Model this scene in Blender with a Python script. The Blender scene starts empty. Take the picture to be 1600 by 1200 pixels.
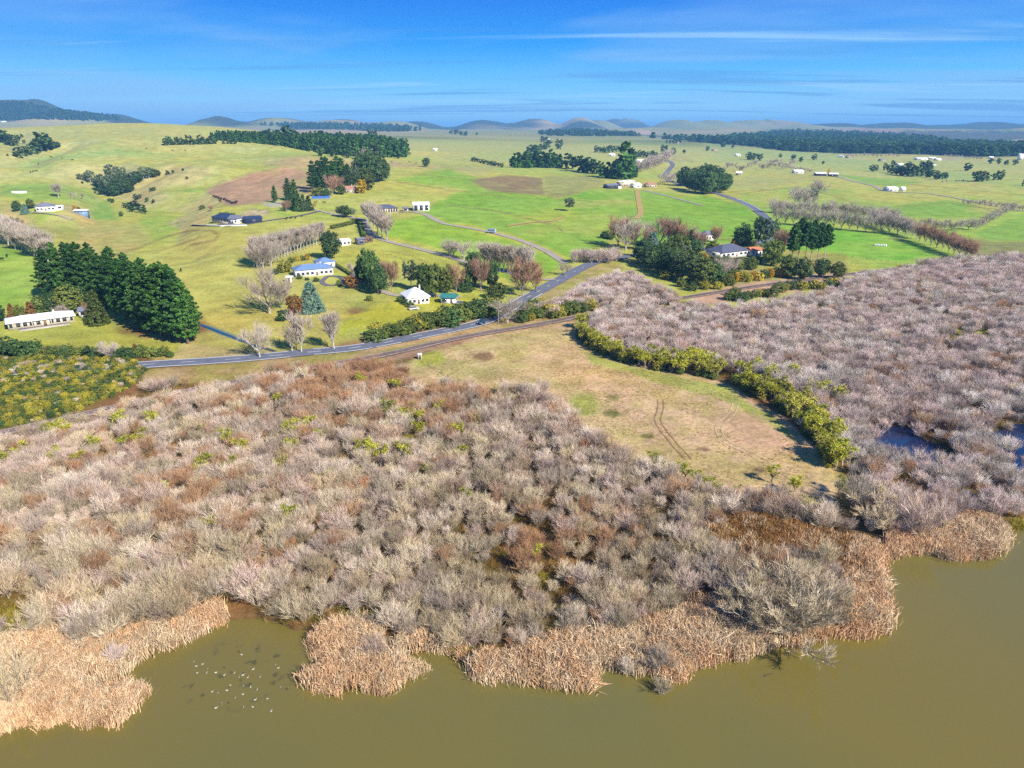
import bpy, math, random
import numpy as np
from mathutils import Vector

# ------------------------------------------------------------------ camera, sky, sun, exposure
SC = bpy.context.scene
COL = SC.collection
F, CX, CY, CAMH = 1110.0, 800.0, 600.0, 75.0          # focal length in photo pixels, photo centre, height above lake
PITCH = math.atan((CY - 203.0) / F)                   # eye-level line sits at photo row 203
cam_data = bpy.data.cameras.new("camera")
cam = bpy.data.objects.new("camera", cam_data)
COL.objects.link(cam)
cam.location = (0, 0, CAMH)
cam.rotation_euler = (math.pi / 2 - PITCH, 0, 0)
cam_data.sensor_width = 36.0
cam_data.lens = 36.0 * F / 1600.0
cam_data.clip_start = 1.0
cam_data.clip_end = 80000.0
SC.camera = cam

SUN_AZ, SUN_EL = math.radians(137), math.radians(36)   # azimuth measured from +Y towards +X
SUN_DIR = Vector((math.sin(SUN_AZ) * math.cos(SUN_EL), math.cos(SUN_AZ) * math.cos(SUN_EL), math.sin(SUN_EL)))

world = bpy.data.worlds.new("World")
SC.world = world
world.use_nodes = True
def N(nt, kind, **kw):
    n = nt.nodes.new(kind)
    for k, v in kw.items():
        if k in n.inputs.keys() if isinstance(k, str) else False:
            n.inputs[k].default_value = v
        else:
            setattr(n, k, v)
    return n
def mathn(nt, op, a=None, b=None, clamp=False):
    n = nt.nodes.new("ShaderNodeMath"); n.operation = op; n.use_clamp = clamp
    for i, v in enumerate((a, b)):
        if v is None: continue
        if isinstance(v, (int, float)): n.inputs[i].default_value = v
        else: nt.links.new(v, n.inputs[i])
    return n.outputs[0]
def mixc(nt, fac, a, b, blend="MIX"):
    n = nt.nodes.new("ShaderNodeMix"); n.data_type = "RGBA"; n.blend_type = blend
    for sock, v in ((n.inputs[0], fac), (n.inputs[6], a), (n.inputs[7], b)):
        if isinstance(v, (int, float)): sock.default_value = v
        elif isinstance(v, tuple): sock.default_value = (*v[:3], 1)
        else: nt.links.new(v, sock)
    return n.outputs[2]
def ramp(nt, fac, stops, interp="LINEAR"):
    n = nt.nodes.new("ShaderNodeValToRGB"); n.color_ramp.interpolation = interp
    el = n.color_ramp.elements
    while len(el) < len(stops): el.new(0.5)
    for e, (p, c) in zip(el, stops):
        e.position = p
        e.color = (*c, 1) if isinstance(c, tuple) else (c, c, c, 1)
    nt.links.new(fac, n.inputs[0])
    return n.outputs[0]
def maprange(nt, v, a, b, c=0.0, d=1.0):
    n = nt.nodes.new("ShaderNodeMapRange"); n.interpolation_type = "SMOOTHSTEP"
    nt.links.new(v, n.inputs[0])
    for i, x in enumerate((a, b, c, d)): n.inputs[i + 1].default_value = x
    return n.outputs[0]

wt = world.node_tree
wt.nodes.clear()
w_out = wt.nodes.new("ShaderNodeOutputWorld")
w_bg = wt.nodes.new("ShaderNodeBackground")
w_bg.inputs["Strength"].default_value = 0.10
w_sky = wt.nodes.new("ShaderNodeTexSky")
w_sky.sky_type = "NISHITA"; w_sky.sun_disc = False
w_sky.sun_elevation = SUN_EL; w_sky.sun_rotation = SUN_AZ
w_sky.altitude = 0; w_sky.air_density = 1.0; w_sky.dust_density = 0.0; w_sky.ozone_density = 3.0
w_tc = wt.nodes.new("ShaderNodeTexCoord")
w_sep = wt.nodes.new("ShaderNodeSeparateXYZ")
wt.links.new(w_tc.outputs["Generated"], w_sep.inputs[0])
zc = mathn(wt, "MAXIMUM", w_sep.outputs[2], 0.0)
elev = mathn(wt, "ADD", zc, 0.035)
# cirrus sheets on a flat layer overhead: direction divided by its height
cx_ = mathn(wt, "DIVIDE", w_sep.outputs[0], elev)
cy_ = mathn(wt, "DIVIDE", w_sep.outputs[1], elev)
comb = wt.nodes.new("ShaderNodeCombineXYZ")
wt.links.new(cx_, comb.inputs[0]); wt.links.new(cy_, comb.inputs[1])
def cloud_noise(scale, sx, sy, rot, detail, off):
    m = wt.nodes.new("ShaderNodeMapping")
    m.inputs["Scale"].default_value = (sx, sy, 1); m.inputs["Rotation"].default_value = (0, 0, rot)
    m.inputs["Location"].default_value = (off, off * 0.7, 0)
    wt.links.new(comb.outputs[0], m.inputs[0])
    t = wt.nodes.new("ShaderNodeTexNoise"); t.inputs["Scale"].default_value = scale
    t.inputs["Detail"].default_value = detail; t.inputs["Roughness"].default_value = 0.55
    t.inputs["Distortion"].default_value = 0.6
    wt.links.new(m.outputs[0], t.inputs[0])
    return t.outputs[0]
grad = ramp(wt, mathn(wt, "POWER", zc, 0.5), [(0.0, (1.75, 3.6, 5.0)), (0.17, (1.5, 3.55, 5.2)), (0.26, (0.5, 2.6, 5.2)), (0.32, (0.0, 1.65, 4.8)), (0.39, (0.0, 1.0, 4.2)), (1.0, (0.15, 0.6, 2.2))])
class _HS: pass
hs = _HS(); hs.outputs = [mixc(wt, 0.97, w_sky.outputs[0], grad)]
big = maprange(wt, cloud_noise(0.085, 1.0, 1.0, 0.75, 5, 2.3), 0.45, 0.54)
veil = maprange(wt, cloud_noise(0.24, 0.5, 1.0, 0.35, 8, 1.7), 0.40, 0.62)
bands = maprange(wt, cloud_noise(0.34, 0.28, 1.2, 0.12, 5, 8.4), 0.53, 0.60)
bright = maprange(wt, cloud_noise(0.5, 0.3, 1.4, 0.2, 9, 14.2), 0.57, 0.72)
pale = mathn(wt, "MULTIPLY", big, mathn(wt, "ADD", mathn(wt, "MULTIPLY", veil, 0.75), 0.2))
low = maprange(wt, zc, 0.11, 0.02)
w_col = mixc(wt, mathn(wt, "MULTIPLY", pale, 0.62), hs.outputs[0], (1.55, 2.75, 4.5))
w_col = mixc(wt, mathn(wt, "MULTIPLY", mathn(wt, "MULTIPLY", bands, mathn(wt, "ADD", mathn(wt, "MULTIPLY", low, 0.6), 0.25)), 0.8), w_col, (0.55, 1.6, 3.5))
w_col = mixc(wt, mathn(wt, "MULTIPLY", bright, 0.6), w_col, (2.3, 3.8, 5.2))
wt.links.new(w_col, w_bg.inputs["Color"])
wt.links.new(w_bg.outputs[0], w_out.inputs[0])

sun_l = bpy.data.lights.new("sun", "SUN")
sun_l.energy = 4.2; sun_l.angle = math.radians(0.55); sun_l.color = (1.0, 0.93, 0.82)
sun = bpy.data.objects.new("sun", sun_l)
COL.objects.link(sun)
sun.rotation_euler = SUN_DIR.to_track_quat("Z", "Y").to_euler()
sun.location = (200, 50, 300)

SC.view_settings.view_transform = "Standard"
SC.view_settings.look = "None"
SC.view_settings.exposure = 1.08
SC.view_settings.gamma = 1.0
SC.view_settings.use_curve_mapping = False
SC.render.engine = "CYCLES"
SC.cycles.max_bounces = 5
SC.cycles.diffuse_bounces = 2
SC.cycles.glossy_bounces = 2
SC.cycles.transmission_bounces = 2
SC.cycles.transparent_max_bounces = 4
SC.cycles.volume_bounces = 0
SC.cycles.use_denoising = False
SC.cycles.caustics_reflective = False
SC.cycles.caustics_refractive = False

rng = np.random.default_rng(20240611)
random.seed(7)

# ------------------------------------------------------------------ small tools
KALB = 1.75
def S(r, g, b, k=1.0):
    """surface colour from the sunlit colour seen in the photograph (0-255)"""
    out = []
    for c in (r, g, b):
        c /= 255.0
        c = c / 12.92 if c <= 0.04045 else ((c + 0.055) / 1.055) ** 2.4
        out.append(c * k / KALB)
    return tuple(out)
def tag(o, label=None, cat=None, group=None, kind=None):
    if label: o["label"] = label
    if cat: o["category"] = cat
    if group: o["group"] = group
    if kind: o["kind"] = kind
    return o
def link(name, data, parent=None):
    o = bpy.data.objects.new(name, data)
    COL.objects.link(o)
    if parent is not None: o.parent = parent
    return o
def make_mesh(name, verts, faces, mat=None, smooth=False):
    """verts (n,3) array, faces (m,k) int array or list of such arrays"""
    me = bpy.data.meshes.new(name)
    verts = np.asarray(verts, dtype=np.float32)
    fl = faces if isinstance(faces, list) else [faces]
    fl = [np.asarray(f, dtype=np.int32) for f in fl if len(f)]
    loops = np.concatenate([f.ravel() for f in fl])
    sizes = np.concatenate([np.full(len(f), f.shape[1], dtype=np.int32) for f in fl])
    starts = np.concatenate([[0], np.cumsum(sizes)[:-1]]).astype(np.int32)
    me.vertices.add(len(verts)); me.vertices.foreach_set("co", verts.ravel())
    me.loops.add(len(loops)); me.loops.foreach_set("vertex_index", loops)
    me.polygons.add(len(sizes)); me.polygons.foreach_set("loop_start", starts)
    me.polygons.foreach_set("loop_total", sizes)
    if smooth: me.polygons.foreach_set("use_smooth", np.ones(len(sizes), dtype=bool))
    me.update(calc_edges=True)
    if mat is not None: me.materials.append(mat)
    return me
def material(name, rough=0.8, spec=0.2):
    m = bpy.data.materials.new(name); m.use_nodes = True
    nt = m.node_tree
    b = nt.nodes["Principled BSDF"]
    b.inputs["Roughness"].default_value = rough
    b.inputs["Specular IOR Level"].default_value = spec
    return m, nt, b
def noise(nt, scale, detail=3, vec=None, rough=0.5):
    t = nt.nodes.new("ShaderNodeTexNoise"); t.inputs["Scale"].default_value = scale
    t.inputs["Detail"].default_value = detail; t.inputs["Roughness"].default_value = rough
    if vec is not None: nt.links.new(vec, t.inputs["Vector"])
    return t.outputs[0]
def plain(name, rgb, rough=0.7, spec=0.3, var=0.12, scale=0.8):
    """painted or natural surface with a little procedural wear"""
    m, nt, b = material(name, rough, spec)
    g = nt.nodes.new("ShaderNodeNewGeometry")
    n = noise(nt, scale, 4, g.outputs["Position"])
    c = mixc(nt, maprange(nt, n, 0.3, 0.7), tuple(x * (1 - var) for x in rgb), tuple(min(x * (1 + var), 0.9) for x in rgb))
    nt.links.new(c, b.inputs["Base Color"])
    return m

# value noise on a lattice
_perm = rng.random(65536).astype(np.float32)
def vnoise(x, y, seed=0):
    xi = np.floor(x).astype(np.int64); yi = np.floor(y).astype(np.int64)
    xf = x - xi; yf = y - yi
    u = xf * xf * xf * (xf * (xf * 6 - 15) + 10); v = yf * yf * yf * (yf * (yf * 6 - 15) + 10)
    def hsh(i, j): return _perm[((i * 73856093) ^ (j * 19349663) ^ (seed * 83492791)) & 65535]
    a = hsh(xi, yi); b = hsh(xi + 1, yi); c = hsh(xi, yi + 1); d = hsh(xi + 1, yi + 1)
    return (a + (b - a) * u) * (1 - v) + (c + (d - c) * u) * v
def fbm(x, y, scale, octv=4, seed=0, gain=0.5):
    s = 0; a = 1; t = 0
    for o in range(octv):
        s = s + a * (vnoise(x / scale + 17.3 * o, y / scale - 9.1 * o, seed + o) * 2 - 1); t += a
        a *= gain; scale *= 0.5
    return s / t
def sstep(a, b, x):
    t = np.clip((x - a) / (b - a), 0, 1)
    return t * t * (3 - 2 * t)
def poly_sd(px, py, poly):
    """signed distance to a closed polygon, positive inside"""
    P = np.asarray(poly, float); Q = np.roll(P, -1, 0)
    d2 = np.full(px.shape, 1e18); ins = np.zeros(px.shape, bool)
    for (x0, y0), (x1, y1) in zip(P, Q):
        dx, dy = x1 - x0, y1 - y0
        t = np.clip(((px - x0) * dx + (py - y0) * dy) / (dx * dx + dy * dy + 1e-12), 0, 1)
        d2 = np.minimum(d2, (px - x0 - t * dx) ** 2 + (py - y0 - t * dy) ** 2)
        c = ((y0 <= py) & (y1 > py)) | ((y1 <= py) & (y0 > py))
        with np.errstate(divide="ignore", invalid="ignore"):
            xc = x0 + (py - y0) * dx / (dy if dy != 0 else 1e-12)
        ins ^= c & (px < xc)
    d = np.sqrt(d2)
    return np.where(ins, d, -d)
def line_d(px, py, pts):
    P = np.asarray(pts, float)
    d2 = np.full(px.shape, 1e18)
    for (x0, y0), (x1, y1) in zip(P[:-1], P[1:]):
        dx, dy = x1 - x0, y1 - y0
        t = np.clip(((px - x0) * dx + (py - y0) * dy) / (dx * dx + dy * dy + 1e-12), 0, 1)
        d2 = np.minimum(d2, (px - x0 - t * dx) ** 2 + (py - y0 - t * dy) ** 2)
    return np.sqrt(d2)

SP, CP = math.sin(PITCH), math.cos(PITCH)
def ray(px, py):
    u = (px - CX) / F; v = (CY - py) / F
    return u, CP + v * SP, -SP + v * CP
def project(x, y, z):
    """world -> photo pixel, depth"""
    zz = z - CAMH
    dep = y * CP - zz * SP
    up = y * SP + zz * CP
    dep_ = np.where(dep > 1, dep, 1)
    return CX + F * x / dep_, CY - F * up / dep_, dep
def flat(px, py, z=0.4):
    """photo pixels -> points on a level plane (the wetland)"""
    u, dy, dz = ray(np.asarray(px, float), np.asarray(py, float))
    t = (z - CAMH) / dz
    return u * t, dy * t
# ------------------------------------------------------------------ terrain heights
_cols = np.array([-1400, -400, 0, 200, 400, 600, 800, 1000, 1200, 1400, 1600, 2000, 3000], float)
_rows = {
    60:    [0, 0, 0, 0, 0, 0, 0, 0, 0, 0, 0, 0, 0],
    250:   [1, 1, .4, .3, .3, .2, 0, 0, 0, 0, 0, 0, 0],
    320:   [3, 3, 2, 2, 1.5, 1, .3, 0, 0, 0, 0, 0, 0],
    400:   [5, 5, 5, 5, 4, 3, 1.5, .5, 0, 0, 0, 0, 0],
    500:   [10, 9, 8, 8, 9, 6, 4, 2.5, 1, 0, 0, 0, 0],
    650:   [16, 14, 12, 10, 16, 13, 8, 6, 3, 1, 1, 1, 2],
    800:   [28, 25, 22, 17, 26, 21, 13, 10, 6, 3, 2, 2, 4],
    1000:  [42, 40, 40, 36, 36, 27, 17, 15, 9, 5, 4, 4, 8],
    1200:  [60, 58, 57, 58, 48, 33, 20, 17, 10, 6, 6, 6, 10],
    1500:  [85, 85, 80, 101, 84, 36, 23, 18, 11, 8, 8, 8, 15],
    1900:  [88, 84, 74, 90, 70, 39, 26, 22, 12, 10, 10, 12, 20],
    2500:  [80, 75, 60, 60, 55, 45, 34, 26, 16, 14, 14, 20, 30],
    3500:  [90, 85, 74, 66, 60, 54, 46, 40, 26, 24, 24, 36, 45],
    5000:  [100, 95, 85, 78, 72, 66, 60, 56, 45, 44, 44, 55, 70],
    7000:  [110, 100, 90, 85, 80, 76, 70, 70, 62, 60, 60, 70, 90],
    9000:  [110, 105, 95, 90, 85, 80, 78, 78, 74, 72, 72, 80, 100],
    13000: [110] * 13,
    40000: [90] * 13,
}
_GR, _GC = 420, 440
_lr = np.linspace(math.log(60), math.log(40000), _GR)
_pc = np.linspace(-1400, 3000, _GC)
_keys = np.array(sorted(_rows)); _tab = np.array([_rows[k] for k in _keys], float)
_tmp = np.array([np.interp(_lr, np.log(_keys), _tab[:, j]) for j in range(len(_cols))])
_grid = np.array([np.interp(_pc, _cols, _tmp[:, i]) for i in range(_GR)])
def _blur(a, s, ax):
    k = np.exp(-0.5 * (np.arange(-3 * s, 3 * s + 1) / s) ** 2); k /= k.sum()
    p = [(0, 0), (0, 0)]; p[ax] = (3 * s, 3 * s)
    b = np.pad(a, p, mode="edge")
    return np.apply_along_axis(lambda m: np.convolve(m, k, "valid"), ax, b)
_grid = _blur(_blur(_grid, 6, 0), 9, 1)
GULLIES = []
SHORE_PX = [(0, 1152), (14, 1148), (30, 1136), (60, 1139), (110, 1130), (150, 1136), (180, 1137), (205, 1112), (231, 1087), (229, 1073), (205, 1070),
            (172, 1082), (140, 1090), (136, 1080), (165, 1066), (190, 1057), (215, 1036), (245, 1022), (280, 1010), (310, 995), (332, 984),
            (355, 974), (400, 970), (430, 977), (455, 990), (476, 990), (486, 1005), (491, 1030), (500, 1048), (476, 1058), (474, 1070), (500, 1083), (530, 1089),
            (560, 1081), (600, 1086), (622, 1078), (640, 1062), (668, 1052), (669, 1042), (640, 1038), (625, 1031), (660, 1018), (700, 1021),
            (725, 1032), (735, 1046), (737, 1062), (765, 1069), (780, 1063), (800, 1066), (850, 1075), (900, 1079), (931, 1079), (928, 1060),
            (945, 1048), (965, 1046), (990, 1055), (1012, 1052), (1040, 1064), (1070, 1068), (1078, 1050), (1100, 1042), (1130, 1030), (1160, 1035),
            (1200, 1016), (1215, 1021), (1245, 1012), (1300, 996), (1350, 999), (1390, 990), (1394, 965), (1390, 940), (1386, 915), (1378, 895),
            (1385, 876), (1410, 871), (1450, 866), (1490, 879), (1540, 876), (1570, 861), (1576, 836), (1602, 822)]
_sx, _sy = flat([p[0] for p in SHORE_PX], [p[1] for p in SHORE_PX], 0.0)
SHORE = list(zip(_sx, _sy))
# outside the frame the shore swings away on both sides and closes behind the camera
LAKE = [(-420, 40), (-260, 60), (-120, 70)] + SHORE + [(140, 160), (210, 190), (330, 170), (520, 60), (600, -200), (420, -520), (0, -640), (-420, -480), (-600, -200)]
def shore_sd(x, y):
    """positive over the lake, negative on land (metres); rough far away"""
    x = np.asarray(x, float); y = np.asarray(y, float)
    out = np.full(x.shape, -500.0)
    m = (np.hypot(x, y) < 900) & (y < 260)
    if m.any(): out[m] = poly_sd(x[m], y[m], LAKE)
    return out
FARHILLS = []
for _px, _Y, _row, _w in ((24, 5200, 162, 42), (-40, 5300, 160, 60), (70, 5400, 172, 40), (125, 5000, 175, 26), (165, 5600, 181, 40), (350, 6000, 187, 30), (440, 6200, 187, 50), (530, 6300, 190, 50), (620, 6600, 193, 40),
                          (655, 7600, 191, 34), (760, 8000, 191, 45), (835, 8400, 189, 40), (905, 7600, 188, 28), (935, 8600, 188, 26), (960, 11000, 187, 24), (985, 11000, 188, 20), (1060, 7800, 190, 34), (1110, 8000, 190, 34), (1165, 8200, 191, 40), (1220, 7800, 192, 26), (1300, 7600, 196, 60), (1390, 7800, 195, 50), (1470, 8000, 196, 46), (1540, 7800, 194, 30), (1620, 8000, 196, 50),
                          (1260, 5200, 206, 60), (1380, 5400, 207, 60), (1480, 5000, 212, 40), (1590, 5200, 206, 50), (1120, 5600, 206, 50), (1010, 6000, 205, 40)):
    FARHILLS.append(((_px - CX) / 1179 * _Y, _Y, CAMH + _Y * (203 - _row) * .000799 + 4, _w * 1.45 / 1179 * _Y, 600 + .06 * _Y))
def base_h(x, y):
    r = np.hypot(x, y); th = np.abs(np.arctan2(x, y))
    col = CX + 1179 * np.sign(x) * np.tan(np.minimum(th, 1.1))
    deq = r * np.cos(np.minimum(th, 0.75))
    fi = np.clip((np.log(np.maximum(deq, 61)) - _lr[0]) / (_lr[1] - _lr[0]), 0, _GR - 1.001)
    fj = np.clip((col - _pc[0]) / (_pc[1] - _pc[0]), 0, _GC - 1.001)
    i = fi.astype(int); j = fj.astype(int); a = fi - i; b = fj - j
    z = (_grid[i, j] * (1 - b) + _grid[i, j + 1] * b) * (1 - a) + (_grid[i + 1, j] * (1 - b) + _grid[i + 1, j + 1] * b) * a
    hilly = sstep(380, 900, r) * (0.28 + 0.72 * sstep(900, 200, col)) * (1 - sstep(1150, 1400, r) * sstep(700, 400, col) * .5)
    z = z + hilly * (fbm(x, y, 300, 3, 3) * 13 + sstep(1000, 500, col) * sstep(480, 700, r) * sstep(1700, 1300, r) * (.42 - np.abs(fbm(x, y, 260, 3, 88)) * 2.2) * 9 + (1 - 2 * np.abs(fbm(x, y, 170, 2, 9))) * 3.5 - 1.5)
    far = sstep(2600, 5500, r)
    rid = 1 - np.abs(fbm(x, y, 2600, 4, 21)) * 2
    z = z + far * (rid * 34 - 22 + fbm(x, y, 1100, 3, 31) * 26) * (1 - 0.6 * sstep(9500, 16000, r))
    for hx, hy, top, sxx, syy in FARHILLS:
        d2 = ((x - hx) / sxx) ** 2 + ((y - hy) / syy) ** 2
        m = d2 < 7
        if m.any():
            b = top * np.exp(-d2[m]) * (1 + .05 * fbm(x[m], y[m], 500, 3, 55)) + (.5 - np.abs(fbm(x[m], y[m], 900, 4, 58))) * 40 * np.exp(-d2[m] * .7)
            z[m] = np.maximum(z[m], b) + .25 * np.minimum(z[m], b) * np.exp(-np.abs(z[m] - b) / 25)
    return z
def H(x, y):
    x = np.asarray(x, float); y = np.asarray(y, float)
    z = base_h(x, y)
    for pts, dep, wid in GULLIES:
        b = (x > min(p[0] for p in pts) - 4 * wid) & (x < max(p[0] for p in pts) + 4 * wid) & (y > min(p[1] for p in pts) - 4 * wid) & (y < max(p[1] for p in pts) + 4 * wid)
        if b.any():
            d = line_d(x[b], y[b], pts)
            z[b] = z[b] - dep * np.exp(-(d / wid) ** 2)
    sd = shore_sd(x, y)
    land = np.maximum(z, 0) + 0.45 + 0.12 * fbm(x, y, 14, 2, 5) * sstep(500, 200, np.hypot(x, y))
    k = sstep(-1.6, 1.2, sd)
    z = land * (1 - k) + (-1.6) * k
    for pond in PONDS:
        b = (np.abs(x - pond[0][0]) < 90) & (np.abs(y - pond[0][1]) < 90)
        if b.any():
            k = sstep(-1.2, 1.0, poly_sd(x[b], y[b], pond))
            z[b] = z[b] * (1 - k) - 0.9 * k
    return z
PONDS = []
_s = np.geomspace(40, 30000, 620)
def at(px, py):
    """photo pixel -> first point of the terrain along that sight line"""
    u, dy, dz = ray(px, py)
    s = _s
    for _ in range(3):
        dh = CAMH + dz / dy * s - H(u / dy * s, s)
        k = int(np.argmax(dh <= 0))
        if dh[k] > 0: k = len(s) - 1
        k = max(k, 1)
        s = np.linspace(s[k - 1], s[k], 24)
    xx, yy = u / dy * s[12], s[12]
    return Vector((xx, yy, float(H(np.array([xx]), np.array([yy]))[0])))
def depth_of(p): return p[1] * CP - (p[2] - CAMH) * SP
_g = [([(232, 392), (212, 362), (190, 320), (178, 296), (150, 270)], 13, 30), ([(178, 296), (215, 275), (250, 262)], 9, 26),
      ([(30, 250), (60, 236), (95, 226)], 13, 30), ([(210, 345), (222, 322)], 8, 22), ([(300, 300), (270, 330), (250, 352)], 5, 26), ([(420, 250), (380, 262), (330, 280)], 6, 34), ([(130, 340), (160, 325), (175, 312)], 5, 22), ([(0, 232), (30, 205)], 6, 26)]
_new = []
for pts, dep, wid in _g:
    w = [at(*p) for p in pts]
    _new.append(([(p.x, p.y) for p in w], dep, wid))
GULLIES.extend(_new)
_p1 = [(1352, 668), (1385, 664), (1420, 668), (1452, 690), (1498, 716), (1486, 738), (1440, 738), (1412, 718), (1390, 722), (1346, 708)]
_p2 = [(1552, 676), (1590, 662), (1660, 668), (1690, 735), (1620, 742), (1586, 732), (1556, 708)]
for p in (_p1, _p2):
    fx, fy = flat([q[0] for q in p], [q[1] for q in p], 0.2)
    PONDS.append(list(zip(fx, fy)))
# ------------------------------------------------------------------ the ground sheet
_rad = [0.0, 25.0, 45.0]
_r = 62.0
while _r < 26000:
    _rad.append(_r)
    d_pix = _r * _r / (CAMH * F) * 1.9            # ground length of about two photo rows on level ground
    _r += max(0.35, min(d_pix, _r * (0.0085 if _r > 420 else 1), ) ) if _r < 12000 else _r * 0.08
_rad = np.array(_rad)
_th = np.concatenate([np.radians(np.linspace(-180, -44, 60)[:-1]), np.radians(np.linspace(-44, 44, 520)), np.radians(np.linspace(44, 180, 60)[1:-1])])
_R, _T = np.meshgrid(_rad, _th, indexing="ij")
GX = (_R * np.sin(_T)).ravel(); GY = (_R * np.cos(_T)).ravel()
GZ = H(GX, GY)
nr, nt_ = _R.shape
_i = np.arange(nr - 1)[:, None]; _j = np.arange(nt_)[None, :]
_jn = (_j + 1) % nt_
_faces = np.stack([(_i * nt_ + _j), ((_i + 1) * nt_ + _j), ((_i + 1) * nt_ + _jn), (_i * nt_ + _jn)], -1).reshape(-1, 4)[:, ::-1]
_faces = _faces[nt_ * 0:]

OLIVE, LUSH, TAN, LITTER = (np.array(S(*c)) for c in ((184, 190, 92), (138, 190, 74), (206, 186, 124), (150, 112, 72)))
def paint():
    px, py, dep = project(GX, GY, GZ)
    front = (dep > 20) & (GY > 10)
    r = np.hypot(GX, GY)
    n1 = fbm(GX, GY, 180, 4, 41); n2 = fbm(GX, GY, 45, 4, 43); n3 = fbm(GX, GY, 12, 3, 47)
    # slope from the grid
    dz = np.zeros(GX.shape); zz = GZ.reshape(nr, nt_)
    gr = np.gradient(zz, axis=0) / np.maximum(np.gradient(_R, axis=0), 1e-3)
    gt = np.gradient(zz, axis=1) / np.maximum(_R * np.abs(np.gradient(_T, axis=1)), 1e-3)
    slope = np.hypot(gr, gt).ravel()
    west = sstep(950, 450, px)
    t = np.clip(0.5 + 1.1 * n1 + 0.5 * n2 - 0.35 * west + 0.25, 0, 1)
    c = OLIVE[None] * (1 - t[:, None]) + LUSH[None] * t[:, None]
    k = sstep(0.13, 0.30, slope + 0.05 * n2) * 0.75
    c = c * (1 - k[:, None]) + TAN[None] * k[:, None]
    # distance: paler hill country with bush patches
    far = sstep(1900, 3600, r)
    ft = sstep(-0.05, 0.35, fbm(GX, GY, 1500, 4, 61))
    fb = sstep(0.02, 0.2, fbm(GX, GY, 1900, 4, 67) + 0.06)
    fc = np.array(S(128, 160, 92))[None] * (1 - ft[:, None]) + np.array(S(186, 168, 122))[None] * ft[:, None]
    fc = fc * (1 - fb[:, None]) + np.array(S(58, 84, 58))[None] * fb[:, None]
    c = c * (1 - far[:, None]) + fc * far[:, None]
    mid = (sstep(750, 1500, r) * (1 - far) * .55)[:, None]  # mid-distance haze painted in: grass colour lightened with range
    mc = np.array(S(150, 194, 112))[None] * (1 - .35 * ft[:, None]) + np.array(S(186, 186, 124))[None] * .35 * ft[:, None]
    c = c * (1 - mid) + mc * mid
    # wetland floor
    wet = sstep(330, 300, r) * sstep(-0.0, 0.0001, r)
    lt = np.clip(0.5 + 0.9 * n3 + 0.5 * n2, 0, 1)[:, None]
    lit = LITTER[None] * (1 - lt) + np.array(S(128, 112, 58))[None] * lt
    c = c * (1 - wet[:, None]) + lit * wet[:, None]
    def fill(col, poly, soft=3.0, jit=3.0, op=1.0, mott=None, ms=12):
        P = np.array(poly, float); x0, y0 = P.min(0) - 30; x1, y1 = P.max(0) + 30
        m = front & (px > x0) & (px < x1) & (py > y0) & (py < y1)
        if not m.any(): return
        sd = poly_sd(px[m], py[m], poly) + jit * n3[m] * 1.5 + jit * n2[m]
        k = sstep(-soft, soft, sd) * op
        cc = np.array(S(*col))[None]
        if mott is not None:
            q = sstep(-0.25, 0.3, fbm(GX[m], GY[m], ms, 4, 77))[:, None]
            cc = cc * (1 - q) + np.array(S(*mott))[None] * q
        c[m] = c[m] * (1 - k[:, None]) + cc * k[:, None]
    def stroke(col, pts, w=2.0, op=0.8, soft=1.2):
        P = np.array(pts, float); x0, y0 = P.min(0) - 15; x1, y1 = P.max(0) + 15
        m = front & (px > x0) & (px < x1) & (py > y0) & (py < y1)
        if not m.any(): return
        k = sstep(w + soft, max(w - soft, 0), line_d(px[m], py[m], pts) + n3[m]) * op
        c[m] = c[m] * (1 - k[:, None]) + np.array(S(*col))[None] * k[:, None]
    fill((190, 168, 112), [(500, 552), (600, 530), (760, 494), (880, 432), (930, 406), (975, 415), (905, 470), (935, 496), (850, 514), (700, 540), (600, 566), (540, 574), (430, 588), (225, 604), (225, 580), (400, 566)], 4, 3, .9, (168, 162, 84), 10)
    fill((176, 176, 88), [(230, 520), (420, 520), (560, 500), (600, 524), (500, 546), (400, 556), (240, 566)], 5, 3, .9, (190, 178, 100), 16)
    fill((150, 160, 72), [(960, 400), (1100, 380), (1320, 400), (1330, 432), (1200, 440), (1100, 455), (1020, 432)], 5, 3, .8, (176, 160, 96), 12)
    # western flats and hillside
    fill((192, 188, 92), [(225, 395), (330, 352), (450, 345), (560, 352), (560, 390), (540, 470), (560, 535), (420, 540), (330, 525), (300, 470), (240, 440)], 10, 4, .85, (198, 196, 96), 40)
    fill((212, 182, 116), [(0, 312), (14, 318), (30, 334), (60, 346), (120, 338), (150, 345), (215, 352), (235, 372), (200, 398), (150, 402), (110, 385), (70, 362), (0, 345)], 6, 4, .8, (190, 180, 100), 40)
    fill((128, 172, 62), [(85, 350), (120, 345), (125, 372), (95, 380)], 8, 3, .6)
    fill((120, 184, 62), [(-40, 375), (30, 382), (70, 402), (66, 440), (45, 478), (-40, 488)], 3, 2, .95, (136, 192, 74), 30)
    fill((112, 178, 70), [(0, 290), (60, 280), (130, 290), (170, 315), (185, 345), (150, 345), (120, 318), (80, 312), (40, 318), (20, 310), (0, 305)], 6, 4, .8)
    fill((122, 182, 92), [(10, 256), (80, 240), (160, 232), (240, 232), (300, 242), (260, 246), (180, 245), (110, 250), (70, 268), (30, 262)], 6, 4, .7)
    fill((122, 180, 70), [(215, 335), (260, 310), (300, 290), (350, 262), (420, 240), (450, 246), (380, 275), (320, 302), (260, 335), (228, 358)], 6, 4, .6)
    fill((196, 158, 120), [(322, 297), (350, 284), (400, 267), (445, 261), (484, 266), (484, 298), (440, 308), (395, 318), (365, 322), (345, 316)], 2.5, 2, .92, (186, 150, 112), 30)
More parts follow.
